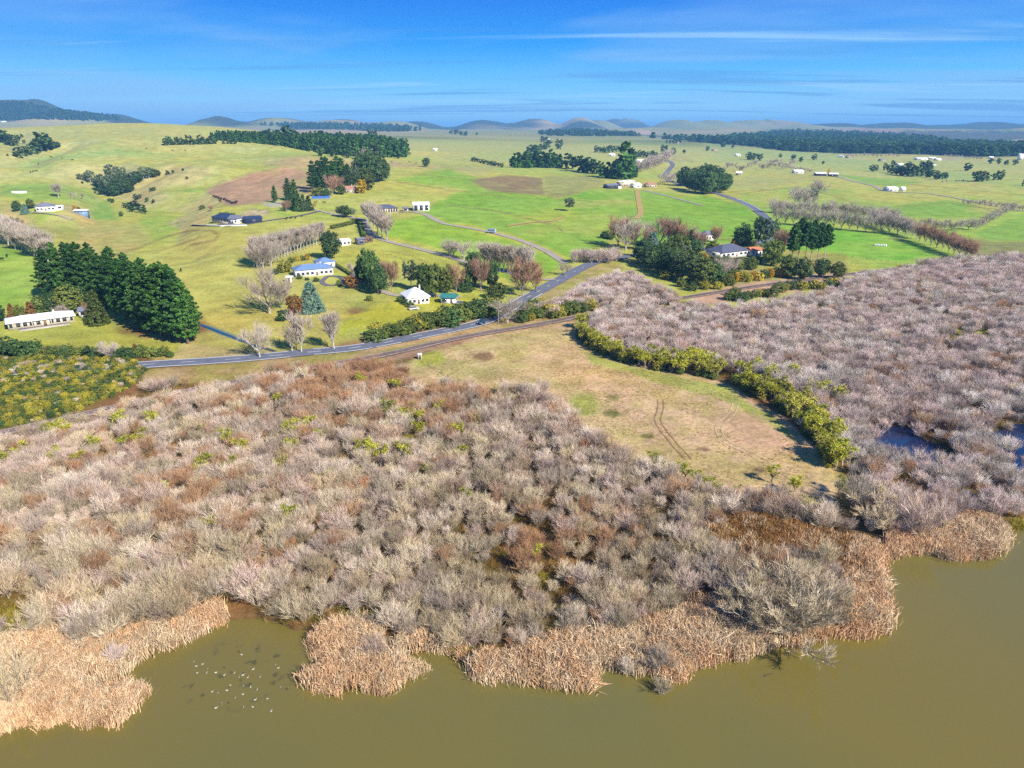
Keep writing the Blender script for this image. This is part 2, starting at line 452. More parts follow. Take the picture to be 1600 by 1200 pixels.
    fill((184, 168, 112), [(390, 250), (470, 244), (560, 250), (700, 258), (780, 258), (755, 272), (690, 266), (620, 262), (480, 266), (430, 260)], 5, 3, .8, (196, 172, 122), 40)
    fill((192, 172, 118), [(460, 300), (485, 262), (500, 300), (470, 318)], 5, 3, .5)
    fill((160, 192, 92), [(490, 312), (560, 300), (620, 284), (720, 296), (700, 316), (660, 330), (600, 335), (540, 332), (500, 326)], 5, 3, .85, (148, 190, 80), 40)
    fill((118, 184, 62), [(610, 282), (700, 262), (760, 282), (850, 306), (910, 292), (990, 299), (1100, 304), (1165, 322), (1192, 350), (1200, 376), (1140, 380), (1010, 384), (960, 372), (900, 408), (850, 385), (780, 362), (700, 345), (655, 330), (720, 298)], 4, 2, .92, (106, 178, 50), 60)
    fill((122, 188, 56), [(600, 346), (660, 336), (740, 360), (800, 374), (870, 404), (882, 414), (850, 434), (800, 442), (740, 408), (680, 386), (612, 374), (598, 362)], 3, 2, .95, (124, 190, 54), 40)
    fill((150, 190, 74), [(800, 340), (880, 325), (990, 350), (960, 372), (900, 362), (840, 356)], 8, 4, .5)
    fill((150, 130, 92), [(735, 281), (790, 274), (846, 278), (851, 304), (790, 300), (755, 295)], 1.5, 1, .9)
    fill((168, 160, 100), [(850, 275), (920, 276), (950, 288), (905, 300), (870, 312), (851, 304)], 3, 2, .7)
    fill((150, 186, 100), [(640, 232), (800, 222), (900, 240), (830, 262), (720, 255)], 8, 4, .6)
    # eastern fields
    fill((106, 188, 56), [(1205, 352), (1300, 356), (1420, 366), (1462, 398), (1400, 408), (1310, 396), (1215, 388)], 3, 2, .95, (122, 192, 66), 40)
    fill((126, 184, 78), [(1150, 300), (1260, 290), (1330, 300), (1420, 330), (1330, 345), (1230, 342), (1170, 322)], 5, 3, .7)
    fill((116, 182, 66), [(1400, 322), (1480, 312), (1560, 332), (1540, 336), (1450, 342), (1390, 336)], 3, 2, .9)
    fill((118, 182, 70), [(1520, 365), (1600, 335), (1700, 330), (1700, 385), (1600, 385), (1540, 378)], 3, 2, .9)
    fill((136, 142, 88), [(1500, 372), (1600, 378), (1700, 385), (1700, 400), (1520, 402), (1480, 386)], 4, 3, .8)
    fill((120, 186, 78), [(1308, 272), (1400, 280), (1440, 285), (1400, 294), (1350, 288)], 2, 1, .9)
    fill((172, 178, 108), [(1120, 282), (1230, 270), (1300, 272), (1250, 284), (1180, 296), (1140, 296)], 5, 3, .7)
    fill((188, 178, 112), [(1005, 245), (1060, 240), (1085, 252), (1030, 256)], 3, 2, .8)
    fill((132, 186, 100), [(1100, 222), (1180, 232), (1300, 235), (1400, 262), (1560, 268), (1560, 290), (1400, 275), (1250, 255), (1120, 250)], 8, 3, .6)
    # lawns and paddocks round the houses
    fill((150, 186, 60), [(-30, 510), (60, 506), (150, 492), (190, 520), (300, 542), (270, 556), (110, 540), (-30, 540)], 5, 3, .9, (170, 184, 78), 20)
    fill((172, 190, 76), [(500, 398), (560, 384), (620, 374), (725, 410), (740, 425), (690, 418), (640, 420), (580, 440), (525, 440)], 5, 3, .85, (184, 192, 84), 30)
    fill((160, 192, 56), [(520, 505), (585, 480), (650, 468), (770, 452), (790, 472), (720, 480), (640, 495), (590, 522), (530, 528)], 4, 3, .92, (182, 196, 84), 14)
    fill((192, 186, 60), [(530, 492), (600, 487), (660, 487), (655, 494), (590, 495), (530, 496)], 2, 1, .7)
    fill((190, 184, 92), [(470, 450), (560, 450), (560, 470), (510, 500), (470, 500)], 6, 3, .6)
    fill((206, 172, 116), [(570, 540), (640, 526), (700, 514), (765, 498), (770, 506), (700, 526), (640, 540), (580, 548)], 2.5, 2, .8)
    fill((184, 150, 118), [(600, 556), (700, 532), (800, 512), (920, 490), (922, 500), (850, 512), (740, 532), (640, 558), (600, 566)], 3, 2, .85)
    fill((206, 172, 138), [(1080, 462), (1150, 444), (1240, 433), (1320, 424), (1330, 444), (1240, 456), (1160, 468), (1090, 480)], 2.5, 1.5, .95)
    fill((196, 180, 120), [(285, 535), (330, 545), (420, 545), (430, 560), (330, 566), (270, 562)], 4, 3, .7)
    fill((118, 126, 48), [(-40, 552), (200, 548), (232, 572), (200, 606), (130, 638), (60, 658), (-40, 676)], 6, 4, .9, (92, 108, 36), 9)
    # the mown meadow
    MEAD = [(640, 572), (680, 545), (760, 524), (850, 510), (912, 498), (915, 530), (960, 556), (1060, 582), (1120, 596), (1190, 630), (1240, 662), (1275, 700), (1310, 745),
            (1300, 790), (1200, 790), (1100, 765), (1020, 730), (950, 700), (890, 660), (870, 620), (800, 605), (690, 600), (650, 600)]
    fill((216, 184, 134), MEAD, 4, 3, 1, (206, 180, 118), 14)
    fill((190, 176, 104), MEAD, 4, 10, .45, (222, 190, 146), 5)
    fill((184, 182, 98), [(650, 570), (700, 548), (800, 525), (880, 512), (900, 530), (850, 560), (900, 600), (960, 640), (1010, 690), (960, 690), (890, 660), (870, 620), (780, 590), (690, 590)], 12, 10, .6, (214, 190, 130), 10)
    fill((128, 172, 52), [(885, 620), (925, 615), (930, 645), (900, 655)], 8, 8, .6)
    fill((150, 182, 50), [(655, 552), (690, 545), (692, 562), (660, 566)], 5, 5, .8)
    fill((156, 182, 70), [(905, 545), (960, 566), (1060, 592), (1130, 606), (1200, 645), (1250, 690), (1240, 690), (1180, 650), (1110, 616), (1000, 588), (930, 566)], 4, 4, .7)
    fill((206, 170, 132), [(1120, 640), (1190, 650), (1235, 690), (1215, 720), (1150, 700)], 12, 8, .6)
    for pt, col in (((755, 557), (122, 92, 60)), ((955, 646), (96, 112, 44)), ((1098, 703), (118, 84, 66)), ((1012, 682), (100, 110, 50)), ((955, 620), (110, 122, 56)), ((1185, 735), (120, 92, 70))):
        fill(col, [(pt[0] - 13, pt[1]), (pt[0] - 6, pt[1] - 4), (pt[0] + 8, pt[1] - 4), (pt[0] + 14, pt[1] + 1), (pt[0] + 4, pt[1] + 5)], 3, 3, .8)
    stroke((148, 128, 78), [(165, 402), (215, 388), (265, 368), (300, 360), (330, 360), (342, 367), (335, 376), (300, 382)], 1.6, .7)
    stroke((150, 130, 80), [(240, 395), (280, 382), (305, 374), (312, 368)], 1.3, .6)
    stroke((150, 138, 84), [(280, 422), (320, 410), (350, 402)], 1.2, .5)
    stroke((205, 178, 118), [(800, 352), (840, 347), (865, 346), (880, 340)], 1.5, .7)
    stroke((192, 180, 104), [(640, 455), (560, 462), (520, 480), (500, 500)], 1.2, .4)
    fill((86, 140, 120), [(312, 506), (330, 508), (378, 528), (376, 533), (345, 524), (318, 512)], 1.5, 1, .9)
    fill((64, 92, 72), [(-60, 150), (30, 155), (100, 170), (200, 180), (195, 184), (140, 182), (100, 176), (60, 176), (40, 186), (-60, 190)], 2, 2, .9)
    fill((196, 172, 128), [(48, 178), (75, 175), (100, 178), (130, 180), (155, 184), (140, 188), (90, 189), (55, 186)], 2, 2, .8)
    fill((60, 90, 84), [(1000, 211), (1110, 214), (1220, 202), (1340, 203), (1460, 204), (1640, 205), (1640, 243), (1530, 246), (1440, 242), (1330, 240), (1230, 236), (1180, 229), (1100, 222)], 2, 2, .85)
    fill((206, 184, 140), [(1484, 229), (1500, 225), (1560, 221), (1640, 214), (1640, 229), (1550, 231)], 1.2, 1, .9)
    fill((188, 152, 128), [(1290, 203), (1330, 200), (1400, 202), (1415, 206), (1370, 209), (1310, 206)], 1.2, 1, .8)
    fill((170, 150, 130), [(1356, 221), (1380, 218), (1425, 222), (1400, 224)], 1.2, 1, .7)
    fill((206, 176, 140), [(975, 204), (1000, 201), (1030, 207), (1010, 211)], 1.5, 1, .8)
    fill((200, 176, 140), [(1465, 246), (1500, 247), (1500, 251), (1470, 251)], 1.5, 1, .8)
    fill((222, 196, 160), [(368, 332), (400, 327), (420, 330), (412, 338), (372, 339)], 1.5, 3, .8, (170, 150, 120), 5)
    fill((206, 196, 176), [(410, 318), (440, 314), (448, 322), (425, 324)], 2, 2, .7)
    for ln in ([(480, 268), (484, 300), (440, 312)], [(0, 383), (32, 388), (66, 410)], [(500, 326), (540, 334)], [(600, 350), (660, 338)], [(700, 320), (780, 330), (860, 350)], [(1000, 380), (1100, 372), (1190, 376)], [(1400, 322), (1500, 318), (1560, 334)], [(760, 298), (851, 305), (905, 300)], [(1140, 300), (1250, 292), (1400, 330)], [(620, 284), (720, 298), (800, 308)], [(560, 385), (700, 425)], [(228, 358), (320, 340), (330, 330)], [(870, 262), (940, 280)], [(1420, 288), (1600, 305)], [(1050, 262), (1150, 268)], [(640, 270), (760, 284)]):
        stroke((120, 128, 76), ln, .35, .55, .5)
    for q in range(46):                                                          # worn gateways, stock camps, lighter droughty patches
        a_, b_ = 330 + 1270 * random.random(), 225 + 150 * random.random() ** .8
        s_ = 5 + 22 * random.random()
        fill(random.choice([(190, 196, 110), (170, 190, 92), (128, 176, 66), (184, 186, 112), (150, 190, 88)]), [(a_ - s_ * 1.6, b_), (a_, b_ - s_ * .3), (a_ + s_ * 1.8, b_ + 1), (a_ + .2 * s_, b_ + s_ * .3)], 5, 3, .35)
    for pond in PONDS:
        b_ = (np.abs(GX - pond[0][0]) < 90) & (np.abs(GY - pond[0][1]) < 90)
        k = sstep(-6, -1, poly_sd(GX[b_], GY[b_], pond))[:, None]
        c[b_] = c[b_] * (1 - k) + np.array(S(92, 82, 56))[None] * k
    # shore mud under reeds
    sd = shore_sd(GX, GY); m = (sd > -3.0)
    k = sstep(-3.0, 0.2, sd)[:, None]
    c = c * (1 - k) + np.array(S(96, 80, 48))[None] * k
    gr_ = sstep(1.0, 1.6, c[:, 1] / np.maximum(c[:, 0], 1e-4))[:, None]          # winter pasture leans to yellow
    c = c * (1 - gr_) + c * np.array([[1.5, 1.02, 1.15]]) * gr_
    c = c * np.array([[1.13, 1.1, 1.2]])
    return np.concatenate([np.clip(c, 0.004, 0.6), np.ones((len(c), 1))], 1).astype(np.float32)
gm, gnt, gb = material("ground_cover", 0.95, 0.05)
_va = gnt.nodes.new("ShaderNodeVertexColor"); _va.layer_name = "cover"
_geo = gnt.nodes.new("ShaderNodeNewGeometry")
_pos = _geo.outputs["Position"]
g1 = noise(gnt, 0.9, 5, _pos, 0.65); g2 = noise(gnt, 0.09, 4, _pos, 0.6); g3 = noise(gnt, 0.013, 3, _pos)
v = mathn(gnt, "ADD", mathn(gnt, "MULTIPLY", maprange(gnt, g1, 0.25, 0.75, -0.5, 0.5), 0.55), mathn(gnt, "MULTIPLY", maprange(gnt, g2, 0.3, 0.7, -0.5, 0.5), 0.35))
v = mathn(gnt, "ADD", v, 1.0)
vv = gnt.nodes.new("ShaderNodeCombineXYZ")
for q in range(3): gnt.links.new(v, vv.inputs[q])
gc = mixc(gnt, 1.0, _va.outputs[0], vv.outputs[0], "MULTIPLY")
warm = mixc(gnt, mathn(gnt, "MULTIPLY", maprange(gnt, g3, 0.4, 0.7), 0.35), gc, mixc(gnt, 1.0, gc, (1.35, 1.0, 0.8), "MULTIPLY"))
gnt.links.new(warm, gb.inputs["Base Color"])
_bp = gnt.nodes.new("ShaderNodeBump"); _bp.inputs["Strength"].default_value = 0.5; _bp.inputs["Distance"].default_value = 0.6
gnt.links.new(g1, _bp.inputs["Height"]); gnt.links.new(_bp.outputs[0], gb.inputs["Normal"])
_dth = np.degrees(_th)
def HG(x, y):
    """height of the ground sheet itself (bilinear on its own grid)"""
    x = np.asarray(x, float); y = np.asarray(y, float)
    fi = np.clip(np.interp(np.hypot(x, y), _rad, np.arange(nr)), 0, nr - 1.001); fj = np.clip(np.interp(np.arctan2(x, y), _th, np.arange(nt_)), 0, nt_ - 1.001)
    i = fi.astype(int); j = fj.astype(int); a = fi - i; b = fj - j; Z = GZ.reshape(nr, nt_)
    return (Z[i, j] * (1 - b) + Z[i, j + 1] * b) * (1 - a) + (Z[i + 1, j] * (1 - b) + Z[i + 1, j + 1] * b) * a
H_exact = H
H = HG
gme = make_mesh("ground", np.stack([GX, GY, GZ], 1), _faces, gm, True)
_ca = gme.color_attributes.new("cover", "FLOAT_COLOR", "POINT")
_ca.data.foreach_set("color", paint().ravel())
ground = tag(link("ground", gme), "rolling pasture, hills and wetland floor round the lake", kind="structure")

# ------------------------------------------------------------------ lake and swamp pools
wm, wnt, wb = material("murky_lake_water", 0.06, 0.5)
_g = wnt.nodes.new("ShaderNodeNewGeometry")
wn = noise(wnt, 0.018, 3, _g.outputs["Position"])
wc = mixc(wnt, maprange(wnt, wn, 0.35, 0.65), S(140, 126, 62), S(130, 124, 68))
_bay = flat(372, 1050, 0)
_vs = wnt.nodes.new("ShaderNodeVectorMath"); _vs.operation = "DISTANCE"; wnt.links.new(_g.outputs["Position"], _vs.inputs[0]); _vs.inputs[1].default_value = (float(_bay[0]), float(_bay[1]), 0)
weed = mathn(wnt, "MULTIPLY", maprange(wnt, noise(wnt, 0.45, 3, _g.outputs["Position"]), 0.58, 0.68), maprange(wnt, _vs.outputs["Value"], 9.0, 5.0))
wc = mixc(wnt, mathn(wnt, "MULTIPLY", weed, 0.6), wc, (0.02, 0.028, 0.02))
wnt.links.new(wc, wb.inputs["Base Color"]); wb.inputs["IOR"].default_value = 1.33
wbm = wnt.nodes.new("ShaderNodeBump"); wbm.inputs["Strength"].default_value = 0.12; wbm.inputs["Distance"].default_value = 0.05
wnt.links.new(noise(wnt, 1.4, 4, _g.outputs["Position"]), wbm.inputs["Height"]); wnt.links.new(wbm.outputs[0], wb.inputs["Normal"])
def sheet(name, poly, z, mat, label):
    v = [(x, y, z) for x, y in poly]
    me = bpy.data.meshes.new(name); me.from_pydata(v, [], [list(range(len(v)))]); me.update(); me.materials.append(mat)
    if me.polygons[0].normal.z < 0: me.flip_normals()
    return tag(link(name, me), label, kind="structure")
import bmesh
_lp = np.array(LAKE); _cen = np.array([0.0, -150.0])
_out = [tuple(_cen + (p - _cen) * (1 + 7.0 / max(np.linalg.norm(p - _cen), 1))) for p in _lp]
_hull = [(-640, 60), (-300, 110), (0, 190), (150, 215), (330, 230), (640, 120), (680, -240), (440, -580), (0, -700), (-460, -540), (-660, -220)]
sheet("lake", _hull, 0.0, wm, "olive brown murky lake water")
pm, pnt, pb = material("pool_water_sky_tint", 0.03, 0.5)
pb.inputs["Base Color"].default_value = (0.006, 0.016, 0.06, 1); pb.inputs["IOR"].default_value = 1.33  # blue of the reflected sky is put into the base colour
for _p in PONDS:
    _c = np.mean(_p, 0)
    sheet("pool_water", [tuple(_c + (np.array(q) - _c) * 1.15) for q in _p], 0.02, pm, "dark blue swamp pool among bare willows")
# ------------------------------------------------------------------ plant meshes
def unit(v): return v / np.maximum(np.linalg.norm(v, axis=-1, keepdims=True), 1e-9)
def rdir(n, g): return unit(g.normal(size=(n, 3)))
class Build:
    def __init__(self): self.v = []; self.q = []; self.n = 0
    def quads(self, V):                       # V (m,4,3)
        m = len(V)
        self.v.append(V.reshape(-1, 3)); self.q.append(np.arange(m * 4).reshape(m, 4) + self.n); self.n += m * 4
    def blades(self, p0, p1, w0, w1, g, side=None):
        d = unit(p1 - p0)
        s = unit(np.cross(d, rdir(len(p0), g) if side is None else side))
        w0 = np.broadcast_to(np.asarray(w0, float), (len(p0),))[:, None] / 2; w1 = np.broadcast_to(np.asarray(w1, float), (len(p0),))[:, None] / 2
        self.quads(np.stack([p0 - s * w0, p0 + s * w0, p1 + s * w1, p1 - s * w1], 1))
    def tubes(self, p0, p1, r0, r1, sides=3):
        p0 = np.atleast_2d(p0); p1 = np.atleast_2d(p1); m = len(p0)
        d = unit(p1 - p0); a = unit(np.cross(d, np.where(np.abs(d[:, 2:3]) > .9, [[1., 0, 0]], [[0, 0, 1.]]))); b = np.cross(d, a)
        r0 = np.broadcast_to(np.asarray(r0, float), (m,))[:, None]; r1 = np.broadcast_to(np.asarray(r1, float), (m,))[:, None]
        ang = np.arange(sides) * 2 * math.pi / sides
        ring0 = np.stack([p0 + r0 * (a * math.cos(t) + b * math.sin(t)) for t in ang], 1); ring1 = np.stack([p1 + r1 * (a * math.cos(t) + b * math.sin(t)) for t in ang], 1)
        for k in range(sides):
            k2 = (k + 1) % sides
            self.quads(np.stack([ring0[:, k], ring0[:, k2], ring1[:, k2], ring1[:, k]], 1))
    def leaves(self, c, nrm, size, g, aspect=1.0):
        t = unit(np.cross(nrm, rdir(len(c), g))); b = np.cross(nrm, t)
        size = np.broadcast_to(np.asarray(size, float), (len(c),))[:, None]
        t = t * size * aspect; b = b * size
        self.quads(np.stack([c - t - b * .6, c + t * .7 - b, c + t + b * .5, c - t * .6 + b], 1))
    def mesh(self, name, mat, smooth=False): return make_mesh(name, np.concatenate(self.v), np.concatenate(self.q), mat, smooth)

def veg_mat(name, cols, rough=0.75, var=0.35, spec=0.15, loc_scale=0.0, transl=0.0, gain=1.0, spread=.25):
    """plant material: colour differs from plant to plant and a little inside each"""
    m, nt, b = material(name, rough, spec)
    oi = nt.nodes.new("ShaderNodeObjectInfo")
    fac = oi.outputs["Random"]
    if loc_scale:
        nz = noise(nt, loc_scale, 3, oi.outputs["Location"])
        fac = mathn(nt, "ADD", mathn(nt, "MULTIPLY", fac, 0.5), mathn(nt, "MULTIPLY", maprange(nt, nz, 0.32, 0.68), 0.5), True)
    cols = [tuple(min(x * gain, .72) for x in c) for c in cols]
    n = len(cols)
    base = ramp(nt, fac, [(i / max(n - 1, 1), c) for i, c in enumerate(cols)])
    g = nt.nodes.new("ShaderNodeNewGeometry")
    isl = maprange(nt, g.outputs["Random Per Island"], 0, 1, 1 - var, 1 + var)
    wn_ = nt.nodes.new("ShaderNodeTexWhiteNoise"); wn_.noise_dimensions = "1D"; nt.links.new(oi.outputs["Random"], wn_.inputs["W"])
    isl = mathn(nt, "MULTIPLY", isl, maprange(nt, wn_.outputs["Value"], 0, 1, 1 - spread, 1 + .35 * spread))
    cb = nt.nodes.new("ShaderNodeCombineXYZ")
    for q in range(3): nt.links.new(isl, cb.inputs[q])
    c = mixc(nt, 1.0, base, cb.outputs[0], "MULTIPLY")
    nt.links.new(c, b.inputs["Base Color"])
    if transl:
        out = nt.nodes["Material Output"]
        tr = nt.nodes.new("ShaderNodeBsdfTranslucent"); nt.links.new(c, tr.inputs[0])
        mx = nt.nodes.new("ShaderNodeMixShader"); mx.inputs[0].default_value = transl
        nt.links.new(b.outputs[0], mx.inputs[1]); nt.links.new(tr.outputs[0], mx.inputs[2]); nt.links.new(mx.outputs[0], out.inputs[0])
    return m

def bare(seed, H=1.0, nstem=7, tilt=(0.25, 0.9), trunk=0.06, nb=7, nt=10, blen=0.34, tlen=0.17, up=0.35, rs=0.016, tw=0.0075, loose=.6):
    """leafless tree of height ~1: returns stems (trunk) and twigs (crown)"""
    g = np.random.default_rng(seed)
    st, tw_ = Build(), Build()
    base = np.zeros(3)
    if trunk > 0.1:
        top = np.array([g.normal(0, .01), g.normal(0, .01), trunk]); st.tubes(base, top, rs * 2.0, rs * 1.5, 5)
    else: top = np.array([0, 0, 0.0])
    az0 = g.random() * 6.28
    for k in range(nstem):
        az = az0 + k * 2.399 + g.normal(0, .25); ti = tilt[0] + (tilt[1] - tilt[0]) * math.sqrt((k + .5) / nstem)
        L = (1 - trunk) * g.uniform(.62, .84) / (0.55 + 0.45 * math.cos(ti))
        L = min(L, (1 - trunk) * 0.95)
        d = np.array([math.sin(ti) * math.cos(az), math.sin(ti) * math.sin(az), math.cos(ti)])
        pts = [top + np.array([g.normal(0, .02), g.normal(0, .02), 0]) * (trunk < .1)]
        ns = 4; rr = rs * g.uniform(.7, 1.1)
        for s in range(ns):
            d = unit(d + np.array([0, 0, up * .35]) + g.normal(0, .10, 3)); pts.append(pts[-1] + d * L / ns)
        pts = np.array(pts)
        rads = rr * np.linspace(1, .3, ns + 1)
        st.tubes(pts[:-1], pts[1:], rads[:-1], rads[1:], 4)
        # branches
        f = g.uniform(.22, 1.0, nb) * ns; f[-1] = ns * .999; f[-2] = ns * .93
        i = np.minimum(f.astype(int), ns - 1); fr = (f - i)[:, None]
        p0 = pts[i] * (1 - fr) + pts[i + 1] * fr; dd = unit(pts[i + 1] - pts[i])
        bd = unit(dd * .75 + rdir(nb, g) * .85 + np.array([0, 0, up]))
        bl = (blen * g.uniform(.55, 1.1, nb) * (1.1 - .45 * f / ns))[:, None]
        p1 = p0 + bd * bl
        mid = p0 + bd * bl * .5 + g.normal(0, .012, (nb, 3))
        st.tubes(p0, mid, rr * .42, rr * .3, 3); st.tubes(mid, p1, rr * .3, rr * .12, 3)
        # twigs
        q = np.repeat(np.arange(nb), nt); ff = g.uniform(.15, 1.0, len(q))[:, None]
        t0 = p0[q] * (1 - ff) + p1[q] * ff
        td = unit(bd[q] * .9 + rdir(len(q), g) * loose + np.array([0, 0, up * .8]))
        tl = (tlen * g.uniform(.5, 1.25, len(q)))[:, None]
        t1 = t0 + td * tl
        tw_.blades(t0, t1, tw * g.uniform(.7, 1.5, len(q)), tw * .35, g)
        # fine side shoots
        q2 = np.repeat(np.arange(len(q)), 2); f2 = g.uniform(.3, .95, len(q2))[:, None]
        s0 = t0[q2] * (1 - f2) + t1[q2] * f2; s1 = s0 + unit(td[q2] + rdir(len(q2), g) * loose + np.array([0, 0, up * .6])) * tl[q2] * g.uniform(.35, .75, (len(q2), 1))
        tw_.blades(s0, s1, tw * .8, tw * .3, g)
    return st, tw_

def leafy(seed, rx=.36, z0=.2, z1=1.0, shape="round", nclump=90, per=16, size=.035, trunk=True, lean=0.0, hole=.25, aspect=1.4, rs=.022):
    """evergreen crown of many small leaf sprays on clumps; height 1"""
    g = np.random.default_rng(seed)
    st, cr = Build(), Build()
    zc, hz = (z0 + z1) / 2, (z1 - z0) / 2
    cs = []; rads = []
    lob = g.normal(0, 1, (5, 3)); lob = unit(lob)
    if shape == "whorl":                                        # radiata pine: tiers of up-swept branches ending in tufts
        nw = 15
        for w in range(nw):
            t = (w + g.uniform(-.3, .3)) / nw; t = min(max(t, 0), .98); R = rx * min(1, .55 + 1.6 * t) * (1 - t) ** .75 * g.uniform(.8, 1.15) + .012
            nb = int(g.integers(5, 9)) if t < .8 else 4; a0 = g.random() * 6.28
            for b in range(nb):
                a = a0 + b * 6.283 / nb + g.normal(0, .2); RR = R * g.uniform(.7, 1.25)
                for fr in (.45, .75, 1.0):
                    cs.append(np.array([math.cos(a) * RR * fr, math.sin(a) * RR * fr, z0 + (z1 - z0) * t + RR * fr * .35 + g.normal(0, .006)])); rads.append(1.25 - .45 * fr)
        for q in range(5): cs.append(np.array([g.normal(0, .006), g.normal(0, .006), z1 - .02 * q])); rads.append(.4 + .1 * q)
        nclump = len(cs)
    while len(cs) < nclump:
        d = rdir(1, g)[0]
        rr = (g.random() ** .33)
        if rr < hole: continue
        if shape == "round":
            bump = 1 + .22 * max(0, max(lob @ d) - .6) * 2.5 - .12 * g.random()
            p = np.array([d[0] * rx, d[1] * rx, d[2] * hz]) * rr * bump; p[2] += zc
        elif shape == "cone":
            t = g.random() ** 1.5; rad = rx * (1 - t) ** .8 * (0.55 + 0.45 * rr) + .012; a = g.random() * 6.28
            p = np.array([math.cos(a) * rad, math.sin(a) * rad, z0 + (z1 - z0) * t])
        elif shape == "tall":                                   # open-topped pine, broad shoulders, ragged outline
            t = g.random() ** 1.1; prof = min(1, .6 + 1.8 * t) * ((1 - t) ** .8 + .04); rad = rx * prof * (0.35 + 0.65 * rr) * g.uniform(.75, 1.15); a = g.random() * 6.28
            p = np.array([math.cos(a) * rad, math.sin(a) * rad, z0 + (z1 - z0) * t])
        else:
            p = d * rr * rx
        cs.append(p); rads.append(g.uniform(.7, 1.3))
    cs = np.array(cs); rads = np.array(rads)
    q = np.repeat(np.arange(nclump), per); csz = .085 * rx / .36
    if shape in ("tall", "whorl"): csz = .042
    off = rdir(len(q), g) * (g.random((len(q), 1)) ** .5) * (rads[q] * csz)[:, None] * np.array([1, 1, .7])
    c = cs[q] + off
    outw = unit(cs - np.array([0, 0, zc - hz * .35]))
    nrm = unit(outw[q] * .6 + rdir(len(q), g) * .8 + np.array([0, 0, .35]))
    cr.leaves(c, nrm, size * g.uniform(.55, 1.25, len(q)), g, aspect)
    if trunk:
        top = np.array([lean, 0, z0 + (z1 - z0) * (.85 if shape in ("cone", "tall", "whorl") else .45)])
        m1 = top * .5 + np.array([g.normal(0, .01), g.normal(0, .01), 0])
        st.tubes(np.array([np.zeros(3), m1]), np.array([m1, top]), [rs, rs * .7], [rs * .7, rs * .2], 5)
        pick = g.choice(nclump, min(14, nclump), replace=False)
        s0 = np.stack([np.zeros(14), np.zeros(14), np.clip(cs[pick][:, 2] - .12, z0 * .8, .9)], 1)[:len(pick)]
        st.tubes(s0, cs[pick], rs * .3, rs * .1, 3)
    return st, cr

def cabbage(seed):
    """cabbage tree: slim trunk, forks, and balls of sword leaves; height 1"""
    g = np.random.default_rng(seed)
    st, cr = Build(), Build()
    nh = int(g.integers(3, 8)); fork = np.array([g.normal(0, .03), g.normal(0, .03), .3])
    st.tubes(np.zeros((1, 3)), fork[None], .035, .026, 5)
    for k in range(nh):
        a = k * 6.28 / nh + g.normal(0, .4); rad = g.uniform(.08, .27) if nh > 1 else .03
        h = np.array([math.cos(a) * rad, math.sin(a) * rad, g.uniform(.48, .84)])
        st.tubes(fork[None], h[None], .022, .018, 4)
        n = 46; d = rdir(n, g); d[:, 2] = d[:, 2] * .75 + .25; d = unit(d)
        L = g.uniform(.14, .23, n)[:, None]
        p1 = h + d * L * .6; p2 = h + d * L + np.array([0, 0, -.035]) * g.random((n, 1))
        cr.blades(np.repeat(h[None], n, 0), p1, .016, .022, g); cr.blades(p1, p2, .022, .004, g)
    return st, cr

def reed_clump(seed):
    g = np.random.default_rng(seed); b = Build(); n = 46
    p0 = np.concatenate([g.normal(0, .42, (n, 2)), np.zeros((n, 1))], 1)
    lean = np.array([g.normal(0, .12), g.normal(0, .12), 0])
    p1 = p0 + np.stack([g.normal(0, .16, n), g.normal(0, .16, n), g.uniform(.9, 1.5, n)], 1) + lean
    p2 = p1 + np.stack([g.normal(0, .30, n), g.normal(0, .30, n), g.uniform(.2, .75, n)], 1) + lean
    b.blades(p0, p1, .07, .055, g); b.blades(p1, p2, .055, .012, g)
    return b
def tuft(seed, n=24, h=.5, r=.35, w=.05):
    g = np.random.default_rng(seed); b = Build()
    p0 = np.concatenate([g.normal(0, r * .5, (n, 2)), np.zeros((n, 1))], 1)
    p1 = p0 + np.stack([g.normal(0, r * .7, n), g.normal(0, r * .7, n), g.uniform(.5, 1.1, n) * h], 1)
    b.blades(p0, p1, w, w * .25, g)
    return b

M_BARK = veg_mat("pale_bark", [S(176, 160, 140), S(196, 184, 164), S(150, 134, 116)], .9)
M_DBARK = veg_mat("dark_bark", [S(110, 92, 76), S(132, 112, 92)], .9)
M_WHITEBARK = veg_mat("chalky_bark", [S(206, 198, 182), S(222, 214, 200)], .9, .2)
M_W_STEM = veg_mat("willow_stems", [S(178, 160, 136), S(196, 184, 160), S(160, 140, 122)], .9, gain=1.4)
M_W_GREY = veg_mat("willow_twigs_grey", [S(180, 156, 138), S(200, 180, 162), S(206, 190, 166), S(190, 166, 152), S(212, 198, 178), S(182, 152, 126), S(196, 174, 162)], .9, .32, .1, 0.035, gain=1.85, spread=.42)
M_W_PINK = veg_mat("willow_twigs_mauve", [S(194, 172, 162), S(206, 188, 176), S(188, 166, 158), S(214, 200, 188), S(198, 174, 158)], .9, .3, .1, 0.03, gain=2.0, spread=.42)
M_W_RUST = veg_mat("willow_twigs_rust", [S(198, 150, 108), S(186, 142, 106), S(206, 166, 126), S(180, 144, 118)], .9, .32, .1, 0.05, gain=1.45)
M_W_LICHEN = veg_mat("willow_twigs_lichen", [S(212, 192, 158), S(202, 184, 148), S(218, 202, 172), S(206, 180, 146)], .9, .3, .1, gain=1.6, spread=.42)
M_TWIG = veg_mat("poplar_twigs", [S(206, 190, 172), S(216, 202, 186), S(196, 178, 160)], .9, .25, gain=1.25)
M_BROWNTWIG = veg_mat("autumn_twigs", [S(176, 134, 104), S(190, 150, 124), S(164, 128, 108)], .9, .3, gain=1.35)
M_PINE = veg_mat("pine_needles", [S(58, 92, 40), S(72, 106, 46), S(50, 82, 40)], .7, .5, gain=2.7, transl=0.3)
